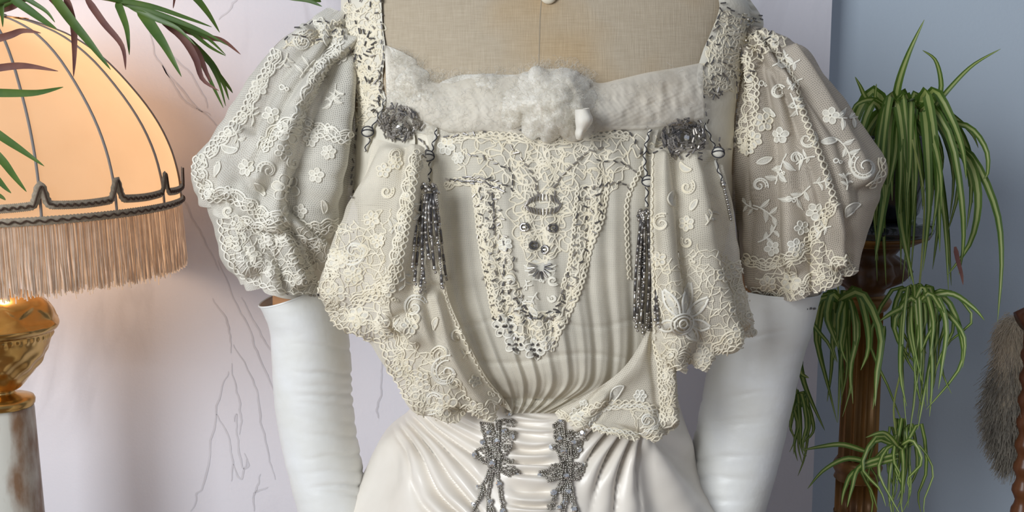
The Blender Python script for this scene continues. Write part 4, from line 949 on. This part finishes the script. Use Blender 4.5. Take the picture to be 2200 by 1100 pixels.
ornament([[(1035, 910), (1058, 912), (1068, 985), (1052, 990), (1044, 950)], [(1075, 905), (1104, 898), (1106, 945), (1090, 978), (1072, 980)], [(1062, 985), (1090, 985), (1112, 1008), (1116, 1018), (1096, 1024), (1066, 1010)], [(1060, 985), (1040, 965), (1024, 968), (1022, 985), (1036, 998), (1058, 1002)], [(1050, 975), (1075, 975), (1072, 1015), (1054, 1015)]],
         [([(1055, 915), (1062, 950), (1064, 985)], 3), ([(1070, 905), (1070, 950), (1066, 985)], 2), ([(1052, 1010), (1040, 1040), (1025, 1080), (1012, 1110)], 2), ([(1058, 1010), (1052, 1050), (1048, 1110)], 2), ([(1068, 1010), (1074, 1050), (1086, 1110)], 2), ([(1040, 1045), (1050, 1080), (1064, 1110)], 2)],
         [(1097, 893, 15), (1053, 927, 12), (1086, 922, 13), (1040, 948, 13), (1070, 947, 13), (1103, 943, 14), (1025, 974, 14), (1060, 997, 15), (1112, 1014, 12), (1034, 1041, 11), (1072, 1040, 13), (1023, 1079, 12), (1058, 1076, 12), (1082, 1096, 13)], 'left beaded ornament with rhinestones and a small wing')
ornament([[(1188, 912), (1210, 900), (1216, 985), (1206, 995), (1192, 965)], [(1228, 930), (1255, 926), (1252, 960), (1240, 985), (1224, 985)], [(1210, 1000), (1185, 1003), (1160, 1008), (1160, 1020), (1176, 1034), (1206, 1028)], [(1215, 1000), (1240, 996), (1258, 1000), (1256, 1016), (1238, 1030), (1214, 1028)], [(1203, 985), (1228, 985), (1224, 1035), (1206, 1035)]],
         [([(1204, 905), (1210, 950), (1214, 990)], 3), ([(1222, 925), (1222, 960), (1218, 990)], 3), ([(1206, 1035), (1190, 1065), (1176, 1110)], 3), ([(1214, 1035), (1212, 1070), (1206, 1110)], 3), ([(1222, 1035), (1228, 1070), (1240, 1110)], 3), ([(1196, 1060), (1222, 1056)], 2)],
         [(1203, 903, 12), (1255, 930, 13), (1201, 943, 13), (1233, 948, 12), (1188, 962, 14), (1210, 970, 14), (1249, 970, 13), (1162, 1017, 13), (1258, 1003, 12), (1216, 1024, 13), (1190, 1062, 15), (1220, 1055, 13), (1212, 1078, 12), (1231, 1095, 14), (1200, 1093, 12)], 'right beaded ornament with rhinestones and two wings')

#================================================================== GLOVES
def glove_disp(seed, ys):
    def f(T, PH, px, py):
        fr = .0006 * wav(px * .5, py, seed, .04, 3) + .00012 * wav(px * .3, py, seed + 1, .22, 2)
        for y0, a, sl in ys:
            d = (py - y0 - sl * (px - 670) - 6 * wav(px, py, seed + 2, .03)) / 5.0; sd = np.clip(np.cos(PH) * -1.0 * np.sign(a) + .35, 0, 1)
            fr = fr - abs(a) * np.exp(-d ** 2) * sd
        return fr
    return f
def glove(rows, label, seed, ys):
    a = rows[-1]; cx = (P(a[0], a[1], 0).x + P(a[2], a[3], 0).x) / 2
    root = thing('long_glove', label, 'glove', (cx, 0, P(a[0], a[1], 0).z), 'long white kid gloves')
    G = tube_grid(rows, 170, 140, disp=glove_disp(seed, ys)); grid_obj('glove_sleeve', G, M['kid'], root)
    e = G[0]; ed = Lace(); pts = [Vector(p) for p in e]; ed.tubeline(pts, [Vector((0, -.7, .7))] * len(pts), .0009); ed.make('glove_hem', [M['kid']], root)
glove([(560, 650, 702, 606, 0, .055, .05), (571, 672, 730, 660, 0, .054, .05), (582, 705, 746, 705, 0, .052, .05), (587, 780, 753, 780, 0, .05, .05), (594, 870, 758, 870, 0, .048, .05), (608, 960, 770, 960, -.002, .046, .048), (629, 1045, 788, 1045, -.005, .045, .045), (646, 1110, 808, 1110, -.008, .043, .044), (690, 1290, 850, 1290, -.02, .04, .04)],
      'white kid glove whose flared open top shows bare arm beside the lamp', 81, [(800, .0022, .06), (828, .0014, -.04), (850, .0026, -.05), (930, .0016, .04), (1015, .0016, -.05), (868, .0016, .03), (900, .0012, .08), (985, .0016, -.1), (1050, .003, -.06), (1060, .002, .1), (740, .001, .1)])
glove([(1562, 612, 1760, 622, 0, .056, .055), (1548, 690, 1742, 695, 0, .055, .052), (1536, 740, 1728, 740, 0, .053, .05), (1521, 800, 1713, 800, 0, .052, .05), (1508, 870, 1698, 870, 0, .05, .05), (1490, 955, 1679, 955, -.002, .048, .048), (1476, 1050, 1655, 1050, -.005, .046, .045), (1464, 1110, 1638, 1110, -.008, .044, .044), (1430, 1290, 1600, 1290, -.02, .04, .04)],
      'white kid glove in front of the gilded plant stand', 85, [(770, -.0014, -.05), (905, -.001, -.06), (930, -.001, -.03), (960, -.0012, -.05), (985, -.001, .05), (1010, -.0016, -.03), (1030, -.001, .0), (1062, -.0018, .02), (1090, -.001, -.02)])

#================================================================== LAMP
LY = .22; LX = P(-22, 440, LY).x
def zr(v, x=-22): return P(x, v, LY).z
sc = (P(372, 440, LY).x - LX) / 392.0
lamp = thing('table_lamp', 'lit lamp with fringed cream dome shade, brass vessel and onyx column', 'lamp', (LX, LY, 0))
prof = [(52, 36), (75, 38), (122, 50), (188, 80), (250, 130), (308, 200), (348, 262), (374, 322), (388, 380), (392, 425), (392, 440)]
pr = cr([(a * sc, zr(v)) for a, v in prof], 60)
NR = 16; A0 = math.pi / 2 * -1 + R(14.5)
for k in range(NR):
    a0 = A0 + k * 2 * math.pi / NR; aa = np.linspace(a0, a0 + 2 * math.pi / NR, 13)
    pinch = 1 - .010 * np.sin(np.linspace(0, np.pi, 13))
    G = np.stack([LX + pr[:, 0][:, None] * np.cos(aa) * pinch, LY + pr[:, 0][:, None] * np.sin(aa) * pinch, pr[:, 1][:, None] + 0 * aa[None]], -1)
    mesh('shade_panel', G.reshape(-1, 3), grid_faces(60, 13), M['shade'], lamp)
    pipe('shade_rib', [Vector((LX + (r + .0006) * math.cos(a0), LY + (r + .0006) * math.sin(a0), z)) for r, z in pr[::2]], .0016, M['rib'], lamp, 6)
pipe('shade_ring', [Vector((LX + pr[0, 0] * math.cos(a), LY + pr[0, 0] * math.sin(a), pr[0, 1])) for a in np.linspace(0, 6.2832, 49)], .004, M['braid'], lamp, 8)
def braid(name, zfun, n, wob):
    aa = np.linspace(0, 2 * math.pi, n); rr = 392 * sc + .0026
    pts = [Vector((LX + rr * math.cos(a), LY + rr * math.sin(a), zfun(a))) for a in aa]
    V = []; Fc = []
    for i, p in enumerate(pts):                                    # flat band with looped edges
        t = pts[min(i + 1, n - 1)] - pts[max(i - 1, 0)]; t.normalize(); o = Vector((math.cos(aa[i]), math.sin(aa[i]), 0)); u = o.cross(t); wd = .0040 + .0008 * (i % 2)
        V += [p - u * wd, p + o * .0012 - u * wd * .5, p + o * .0012 + u * wd * .5, p + u * wd]
        if i: b = (i - 1) * 4; Fc += [(b + j, b + j + 1, b + j + 5, b + j + 4) for j in range(3)]
    root = mesh(name, V, Fc, M['braid'], lamp)
    z = []
    for i, p in enumerate(pts):
        o = Vector((math.cos(aa[i]), math.sin(aa[i]), 0)); z.append(p + o * .0024 + Vector((0, 0, .0013 * math.sin(i * wob))))
    pipe('brown_thread', z, .0009, M['braid_dark'], root, 5)
z0 = zr(437) ; zs = zr(407)
braid('rim_braid', lambda a: z0, 700, 1.05)
def scal(a):
    u = ((a - A0) / (2 * math.pi / NR)) % 1.0; e = min(u, 1 - u); return zs + .0195 * math.exp(-(e / .055) ** 2) - .002 * math.sin(math.pi * u)
braid('scalloped_braid', scal, 1400, .8)
pipe('lining_seam', [Vector((LX + (392 * sc + .001) * math.cos(A0 + R(11)), LY + (392 * sc + .001) * math.sin(A0 + R(11)), z)) for z in np.linspace(zs, z0, 5)], .0014, M['rib'], lamp, 6)
V = []; Fc = []; rr = 392 * sc
for i in range(2600):
    a = 2 * math.pi * i / 2600 + random.gauss(0, .0015); ra = rr + random.uniform(-.003, .001); zt = z0 - .003; zb = zr(575) + random.gauss(0, .0022) - (.004 if random.random() < .1 else 0); w2 = random.uniform(.0005, .0009); b = len(V)
    dx = random.gauss(0, .0022); tl = Vector((-math.sin(a), math.cos(a), 0)); o = Vector((math.cos(a), math.sin(a), 0)); c0 = Vector((LX, LY, 0)) + o * ra
    for t in (0, .5, 1):
        p = c0 + tl * dx * t * t + o * .004 * t; p.z = zt + (zb - zt) * t
        V += [p - tl * w2, p + o * w2, p + tl * w2]
    for t in range(2): Fc += [(b + t * 3, b + t * 3 + 1, b + t * 3 + 4, b + t * 3 + 3), (b + t * 3 + 1, b + t * 3 + 2, b + t * 3 + 5, b + t * 3 + 4)]
mesh('fringe', V, Fc, M['fringe'], lamp, kind='stuff')
def urn_relief(a, z):
    zz = (z - zr(845)) / (zr(628) - zr(845))
    sw = np.sin(a * 5 + 9 * zz) * np.sin(a * 3 - 14 * zz + 1); up = np.clip((zz - .62) * 12, 0, 1) * np.clip((.97 - zz) * 12, 0, 1); dn = np.clip((.5 - zz) * 10, 0, 1) * np.clip((zz - .12) * 10, 0, 1)
    beads = np.exp(-((zz - .57) / .025) ** 2) * np.abs(np.sin(a * 22))
    return .0028 * np.abs(sw) ** .5 * np.sign(sw) * up * .8 + .0018 * np.sin(a * 10) * np.sin(zz * 26) * dn + .0022 * beads
up = cr([(20, 852), (22, 842), (40, 832), (58, 812), (84, 780), (102, 745), (112, 715), (122, 708), (128, 697), (121, 686), (112, 668), (96, 645), (70, 632), (40, 627), (24, 620), (22, 600)], 130)
lathe('brass_vessel', [(a * sc, zr(v)) for a, v in up], LX, LY, M['brass'], lamp, 180, urn_relief)
lathe('brass_collar', [(a * sc, zr(v)) for a, v in [(62, 872), (66, 868), (67, 860), (64, 854), (52, 850), (30, 846), (22, 838)]], LX, LY, M['brass'], lamp, 64)
lathe('onyx_column', [(.20, 0), (.20, .03), (.17, .05), (.15, .08), (.13, .10), (.055, .14), (.052, .2), (76 * sc, zr(1250)), (64 * sc, zr(880)), (63 * sc, zr(872))], LX, LY, M['onyx'], lamp, 64)
lathe('lamp_stem', [(.006, zr(605)), (.006, zr(40))], LX, LY, M['brass'], lamp, 16)
lathe('shade_carrier', [(.054 * 1, zr(36) - .001), (.004, zr(40) - .002), (.004, zr(30)), (.012, zr(20)), (.004, zr(10))], LX, LY, M['brass'], lamp, 24)
pl = bpy.data.lights.new('bulb', 'POINT'); pl.energy = 2.1; pl.color = (1, .69, .45); pl.shadow_soft_size = .035
po = bpy.data.objects.new('bulb', pl); po.location = (LX - .02, LY + .05, zr(330)); COL.objects.link(po); po.parent = lamp; po.matrix_parent_inverse = Matrix.Translation(-lamp.location)

#================================================================== PLANTS
def blade(name, pts, wmax, mats, parent, side=None, stripes=False, fold=.3):
    n = len(pts); V = []; Fc = []; fm = []; k = 5 if stripes else 3
    for i, p in enumerate(pts):
        t = (pts[min(i + 1, n - 1)] - pts[max(i - 1, 0)]).normalized(); v = (p - CAM).normalized(); sd = t.cross(v) if side is None else side
        if sd.length < 1e-4: sd = Vector((1, 0, 0))
        sd.normalize(); nr = sd.cross(t).normalized()
        if nr.dot(v) > 0: nr = -nr
        u = i / (n - 1); w_ = wmax * min(1, (u * 5 + .45)) * (1 - u ** 2.4) + .0002
        for e in ((-1, -.38, 0, .38, 1) if stripes else (-1, 0, 1)): V.append(p + sd * w_ * e - nr * w_ * fold * (1 - abs(e)))
        if i:
            b = (i - 1) * k
            for j in range(k - 1): Fc.append((b + j, b + j + 1, b + k + j + 1, b + k + j)); fm.append(1 if stripes and j in (1, 2) else 0)
    return mesh(name, V, Fc, mats, parent, fmat=fm)
palm = thing('palm_plant', 'tall palm with narrow drooping leaflets, some dry, above the lamp shade', 'plant', (-.98, .02, 0))
lathe('pot', [(.10, 0), (.13, .02), (.15, .25), (.155, .27), (.14, .27), (.135, .24)], -.98, .02, M['pot'], palm, 40)
lathe('soil', [(.137, .22), (.136, .245), (.05, .25)], -.98, .02, M['soil'], palm, 24)
PY = .0
def frond(rach, leaves, y0, y1):
    q = smooth(rach, 24); ys = np.linspace(y0, y1, len(q)); pts = [P(x, y, Y) for (x, y), Y in zip(q, ys)]
    start = Vector((-.98 + random.uniform(-.03, .03), .02, .24)); mid = Vector((-.96, .03, pts[0].z - .05 if pts[0].z > .6 else .6))
    st = [Vector(v) for v in cr([tuple(start), tuple(start.lerp(mid, .5)), tuple(mid), tuple(pts[0])], 20)]
    r_ = pipe('frond', st + pts[1:], [.005 - .0036 * i / 43 for i in range(43)], M['palm'], palm, 6)
    for path, wd, dry, dY in leaves:
        p = smooth(path, 16); k = np.linspace(0, 1, 16); near = int(np.argmin((q[:, 0] - path[0][0]) ** 2 + (q[:, 1] - path[0][1]) ** 2)); Y0 = ys[near]
        blade('leaflet', [P(x, y, Y0 + dY * t) for (x, y), t in zip(p, k)], wd * .00054, M['palm_dry'] if dry else M['palm'], r_)
frond([(-60, 60), (20, 8), (120, -14), (230, -4), (300, 18), (360, 48), (400, 78), (425, 110)], [
    ([(112, -12), (150, 40), (195, 95), (238, 150)], 8.5, 0, -.03), ([(140, -10), (157, 50), (160, 110), (158, 165)], 6, 1, -.02), ([(185, -5), (222, 48), (262, 98), (270, 150)], 6, 1, -.02),
    ([(252, 5), (262, 30), (273, 65), (278, 118)], 6.5, 0, -.02), ([(298, 15), (325, 55), (355, 100), (390, 165)], 10, 0, -.03), ([(345, 42), (390, 78), (420, 125), (435, 170), (470, 195)], 7, 1, -.02),
    ([(230, -4), (320, 12), (400, 38), (455, 58)], 4.5, 0, .02), ([(250, 2), (340, 30), (430, 65), (490, 98)], 5, 0, .01), ([(300, 18), (380, 50), (440, 78), (485, 118)], 4.5, 0, .02), ([(370, 55), (440, 78), (480, 88), (517, 117)], 5.5, 1, .01),
    ([(395, 75), (440, 120), (468, 170), (485, 228)], 4.5, 0, .02), ([(410, 88), (455, 135), (480, 180), (492, 215)], 4.5, 0, .03), ([(400, 82), (430, 130), (460, 190), (480, 232)], 4, 0, .01), ([(420, 100), (462, 150), (490, 185), (500, 200)], 4, 0, .03), ([(390, 72), (425, 112), (445, 160), (452, 175)], 5, 1, .0),
    ([(100, -12), (130, 20), (160, 60), (180, 75)], 4, 1, .01), ([(270, 8), (330, 38), (380, 60), (420, 98)], 5, 0, -.01), ([(340, 38), (400, 62), (450, 100), (485, 120)], 4, 0, .02)], .0, .10)
frond([(-90, 40), (-20, 12), (40, -8), (110, -30)], [([(22, -6), (60, 20), (95, 45), (122, 62)], 7, 0, -.02), ([(40, -12), (70, 5), (100, 25), (118, 48)], 4, 0, -.01), ([(2, -5), (4, 20), (6, 58)], 4, 0, 0), ([(60, -15), (35, 10), (10, 22), (-10, 28)], 5, 1, 0), ([(-30, 90), (20, 76), (50, 66), (88, 71)], 6, 1, -.01), ([(-30, 150), (30, 142), (70, 143), (125, 153)], 6, 1, -.02), ([(-40, 198), (20, 200), (80, 199), (136, 187)], 7, 0, -.03), ([(-30, 270), (10, 298), (50, 325), (95, 357)], 7, 0, -.03), ([(-30, 310), (5, 345), (30, 378), (57, 412)], 7, 0, -.03), ([(-30, 355), (-5, 385), (10, 402), (24, 415)], 5, 0, -.03), ([(-30, 400), (-10, 415), (5, 424), (12, 430)], 4, 0, -.03)], -.02, .02)
frond([(300, -60), (420, -40), (540, -25), (640, -10)], [([(385, -35), (420, -5), (448, 30), (472, 70)], 7, 0, .02), ([(560, -22), (620, -8), (660, 0), (692, 14)], 7, 0, .0), ([(600, -20), (640, -10), (680, 0), (690, 4)], 6, 0, .01), ([(380, -40), (376, -10), (372, 18)], 3, 1, .01)], .14, .16)

YS = .23
spid = thing('spider_plant', 'striped spider plant in a dark glazed pot on the gilded stand', 'plant', tuple(P(1890, 470, YS)))
SX = P(1888, 470, YS).x; spx = (P(1988, 470, YS).x - SX) / 100
zz = lambda v: P(1888, v, YS).z
lathe('pot', [(.0, zz(468)), (72 * spx, zz(468)), (82 * spx, zz(455)), (98 * spx, zz(380)), (104 * spx, zz(320)), (108 * spx, zz(300)), (108 * spx, zz(288)), (98 * spx, zz(288)), (92 * spx, zz(310))], SX, YS, M['pot'], spid, 48)
lathe('soil', [(94 * spx, zz(320)), (90 * spx, zz(302)), (.01, zz(292))], SX, YS, M['soil'], spid, 24)
LM = [M['leafg'], M['leafp']]
def sleaf(path, wd, Y0, Y1, n=14):
    p = smooth(path, n); blade('leaf', [P(x, y, Y0 + (Y1 - Y0) * (i / (n - 1)) ** .8) for i, (x, y) in enumerate(p)], wd * .00054, LM, spid, stripes=True)
for path, wd, Y1 in [
    ([(1925, 250), (1928, 190), (1950, 120), (1986, 42)], 8, .18), ([(2015, 225), (2022, 180), (2010, 130), (1982, 108)], 5, .20), ([(2000, 240), (2040, 190), (2090, 140), (2150, 105)], 5, .20), ([(1880, 230), (1860, 210), (1848, 185), (1837, 165)], 5, .2), ([(1884, 230), (1880, 210), (1883, 180)], 4, .2),
    ([(2010, 260), (2080, 272), (2118, 320), (2122, 370), (2112, 385)], 6, .17), ([(2030, 300), (2090, 340), (2140, 450), (2152, 560), (2143, 692)], 8, .15), ([(2040, 310), (2085, 350), (2102, 430), (2085, 520), (2035, 592)], 9, .14), ([(1920, 250), (1880, 215), (1840, 225), (1826, 260)], 6, .17),
    ([(1935, 255), (1915, 330), (1900, 430), (1880, 560)], 13, .09), ([(1925, 250), (1935, 350), (1935, 470), (1965, 620)], 11, .08), ([(1930, 245), (1960, 240), (2000, 290), (2020, 370), (2022, 450)], 9, .10), ([(1940, 245), (1985, 215), (2040, 290), (2065, 420), (2070, 520), (2060, 590)], 8, .10)]:
    sleaf(path, wd, YS - .02, Y1)
for i in range(62):
    a = random.uniform(-.15, math.pi + .15) if i < 44 else random.uniform(math.pi, 6.28); out = random.uniform(40, 150); dx = math.cos(a) * out + 20; dy = math.sin(a); x0 = 1925 + random.uniform(-28, 55); y0 = 255 + random.uniform(-8, 12); rise = random.uniform(10, 55); drop = random.uniform(120, 370) if i < 44 else random.uniform(60, 200)
    path = [(x0, y0), (x0 + dx * .35, y0 - rise), (x0 + dx * .75, y0 - rise * .2 + drop * .15), (x0 + dx * .98, y0 + drop * .55), (x0 + dx * (1.0 + random.uniform(-.22, .16)) + random.uniform(-14, 8), y0 + drop)]
    sleaf(path, random.uniform(5, 11.5), YS - .03 * dy, YS - .13 * max(dy, -.6))
tip = blade('dry_leaf_tip', [P(x, y, .10) for x, y in smooth([(2052, 530), (2058, 560), (2066, 590), (2069, 612)], 8)], .0022, [M['palm_dry']], spid)
def plantlet(cx, cy, Y, n, spread, ln, wd, up=.3):
    for i in range(n):
        a = random.gauss(0, .55); dx = a * spread; L_ = ln * random.uniform(.4, 1.08); rise = random.uniform(0, up) * ln * .45; cur = random.uniform(.05, 1.1)
        path = [(cx + random.uniform(-8, 8), cy + random.uniform(-8, 8)), (cx + dx * .6 + random.uniform(-8, 8), cy - rise), (cx + dx * 1.05 + random.uniform(-6, 6), cy + L_ * .3), (cx + dx * (.4 + .6 * cur) + random.uniform(-8, 8), cy + L_ * .7), (cx + dx * cur + random.uniform(-14, 14), cy + L_)]
        sleaf(path, wd * random.uniform(.6, 1.25), Y + random.uniform(-.02, .03), Y - random.uniform(-.03, .06), 12)
def runner(path, Y0, Y1):
    p = smooth(path, 16); pipe('runner', [P(x, y, Y0 + (Y1 - Y0) * i / 15) for i, (x, y) in enumerate(p)], .0011, M['leafp'], spid, 5)
runner([(1850, 300), (1800, 420), (1795, 560), (1805, 650)], .18, .12); plantlet(1808, 650, .12, 20, 72, 245, 6.5, .3)
runner([(1960, 300), (1985, 420), (1980, 560), (1972, 640)], .12, .12); plantlet(1972, 646, .12, 34, 78, 265, 4.8, .35)
for pth in ([(1972, 645), (2030, 640), (2065, 720), (2062, 790), (1990, 880)], [(1975, 645), (2040, 630), (2090, 660), (2115, 688)], [(1975, 645), (2020, 660), (2070, 720), (2068, 790)], [(1965, 650), (1920, 670), (1890, 690)]): sleaf(pth, 6, .12, .08)
runner([(1830, 420), (1730, 600), (1710, 760), (1712, 880)], .18, .20); plantlet(1712, 880, .2, 10, 44, 150, 4, .7); sleaf([(1715, 760), (1730, 830), (1772, 925)], 6, .2, .18); sleaf([(1720, 770), (1720, 800), (1738, 812)], 6, .2, .18)
runner([(1972, 650), (1935, 800), (1920, 880), (1930, 960)], .12, .14); plantlet(1935, 965, .14, 24, 66, 165, 3.6, 1.0)
for pth in ([(1860, 970), (1810, 955), (1760, 960), (1722, 968)], [(1870, 995), (1820, 985), (1770, 1010), (1735, 1050)], [(1930, 985), (1840, 1010), (1815, 1050), (1808, 1085)], [(1930, 975), (1850, 1000), (1830, 1050), (1820, 1090)], [(1900, 700), (1890, 780), (1875, 880)], [(1930, 960), (1900, 930), (1860, 940)]): sleaf(pth, 5, .12, .09)

#================================================================== PLANT STAND
YT = YS; ax = P(1862, 560, YT).x; q = (P(1962, 560, YT).x - ax) / 100; zt = lambda v: P(1872, v, YT).z
stand = thing('plant_stand', 'gilded wooden pedestal with fluted column under the spider plant', 'pedestal', (ax, YT, 0))
lathe('top_plate', [(128 * q, zt(500)), (134 * q, zt(496)), (136 * q, zt(486)), (134 * q, zt(474)), (120 * q, zt(471)), (.002, zt(470))], ax, YT, M['pot'], stand, 64)
lathe('gilt_moulding', [(96 * q, zt(522)), (108 * q, zt(516)), (126 * q, zt(508)), (130 * q, zt(501)), (.01, zt(499.5))], ax, YT, M['giltwood'], stand, 64)
lathe('capital', [(38 * q, zt(632)), (44 * q, zt(618)), (72 * q, zt(600)), (82 * q, zt(580)), (74 * q, zt(560)), (56 * q, zt(545)), (70 * q, zt(530)), (94 * q, zt(522))], ax, YT, M['darkwood'], stand, 96, lambda a, z: .004 * np.abs(np.sin(a * 6)) * np.clip((zt(540) - z) * 60, 0, 1) * np.clip((z - zt(618)) * 60, 0, 1) * 2)
lathe('ring_moulding', [(38 * q, zt(668)), (46 * q, zt(664)), (52 * q, zt(655)), (56 * q, zt(645)), (50 * q, zt(636)), (38 * q, zt(631))], ax, YT, M['giltwood'], stand, 64)
lathe('fluted_shaft', [(47 * q, zt(1100)), (47 * q, zt(1026))] , ax, YT, M['giltwood'], stand, 140, lambda a, z: -.0045 * np.abs(np.sin(a * 6)) ** 1.2)
lathe('fluted_shaft', [(44 * q, zt(984)), (41 * q, zt(668))], ax, YT, M['giltwood'], stand, 140, lambda a, z: -.0045 * np.abs(np.sin(a * 6)) ** 1.2)
lathe('ring_moulding', [(44 * q, zt(1030)), (50 * q, zt(1025)), (46 * q, zt(1016)), (52 * q, zt(1006)), (54 * q, zt(1000)), (50 * q, zt(992)), (43 * q, zt(982))], ax, YT, M['giltwood'], stand, 64)
lathe('pedestal_foot', [(.16, 0), (.16, .03), (.14, .05), (.09, .08), (.06, .12), (.05, .2), (47 * q, .3), (47 * q, zt(1098))], ax, YT, M['giltwood'], stand, 64)

#================================================================== CHAIR AND FUR
CY = .30
chair = thing('carved_chair', 'brown turned wooden chair back at the edge beside the pale wall', 'chair', (P(2230, 900, CY).x, CY, 0))
def turned(x, v0, v1, r0, name):
    n = 60; zs_ = np.linspace(P(x, v1, CY).z, P(x, v0, CY).z, n); rr_ = [r0 * (1 + .22 * math.sin(i * 1.25) * (0.25 < i / n < .9)) for i in range(n)]
    lathe(name, list(zip(rr_, zs_)), P(x, 850, CY).x, CY, M['chairwood'], chair, 24)
turned(2212, 690, 1250, .0115, 'back_post')
cxp = P(2212, 850, CY).x; lathe('leg', [(.014, 0), (.018, .3), (.016, P(2212, 1245, CY).z)], cxp, CY, M['chairwood'], chair, 20)
turned(2560, 690, 1250, .0115, 'back_post'); lathe('leg', [(.014, 0), (.018, .3), (.016, P(2212, 1245, CY).z)], P(2560, 850, CY).x, CY, M['chairwood'], chair, 20)
pipe('top_rail', [P(2190 + t * 400, 690 - 60 * math.sin(math.pi * t), CY) for t in np.linspace(0, 1, 20)], .013, M['chairwood'], chair, 10)
pipe('arm_rail', [P(x, y, CY - .0) for x, y in smooth([(2205, 1040), (2207, 1080), (2225, 1100), (2270, 1110)], 14)], .011, M['chairwood'], chair, 10)
box('seat', P(2205, 850, CY).x, P(2570, 850, CY).x, CY - .42, CY + .01, .42, .48, M['chairwood'], None, chair)
for xx in (2230, 2545): lathe('leg', [(.014, 0), (.018, .3), (.016, .43)], P(xx, 850, CY).x, CY - .39, M['chairwood'], chair, 16)
fur = thing('fur_throw', 'cream and grey fur hide draped behind the carved chair', 'throw', tuple(P(2190, 1000, CY + .03)))
fr = [(2172, 690, 2320, 660, CY + .035, .018, .02), (2150, 720, 2320, 700, CY + .035, .02, .02), (2142, 800, 2320, 800, CY + .035, .022, .02), (2134, 880, 2320, 880, CY + .035, .022, .02), (2146, 940, 2320, 940, CY + .035, .02, .02), (2168, 985, 2320, 985, CY + .035, .016, .016)]
G = tube_grid(fr, 40, 40); ff, t_ff = grid_obj('hide', G, M['fur_l'], fur)
l = Lace(); Gf = G.reshape(-1, 3); N_ = gnormals(G).reshape(-1, 3); cen = Vector(Gf.mean(0))
for i in range(14000):
    k = random.randrange(len(Gf)); p = Vector(Gf[k]) + Vector((random.gauss(0, .003), 0, random.gauss(0, .004))); n = Vector(N_[k])
    if n.dot(p - Vector((cen.x, cen.y, p.z))) < 0: n = -n
    py_ = proj(np.array(p)[None])[0, 1]; dark = py_ > 800 + random.gauss(0, 35); L_ = random.uniform(.012, .026) if dark else random.uniform(.006, .013)
    d = (n * .7 + Vector((random.gauss(0, .25), random.gauss(0, .2), -.7 + random.gauss(0, .2)))).normalized(); pts = [p, p + d * L_ * .5, p + d * L_ + Vector((0, 0, -L_ * .25))]
    l.tubeline(pts, [Vector((0, -1, 0))] * 3, 0.00022, 1 if dark else 0)
l.make('fur_hair', [M['fur_l'], M['fur_d']], fur, kind='stuff')
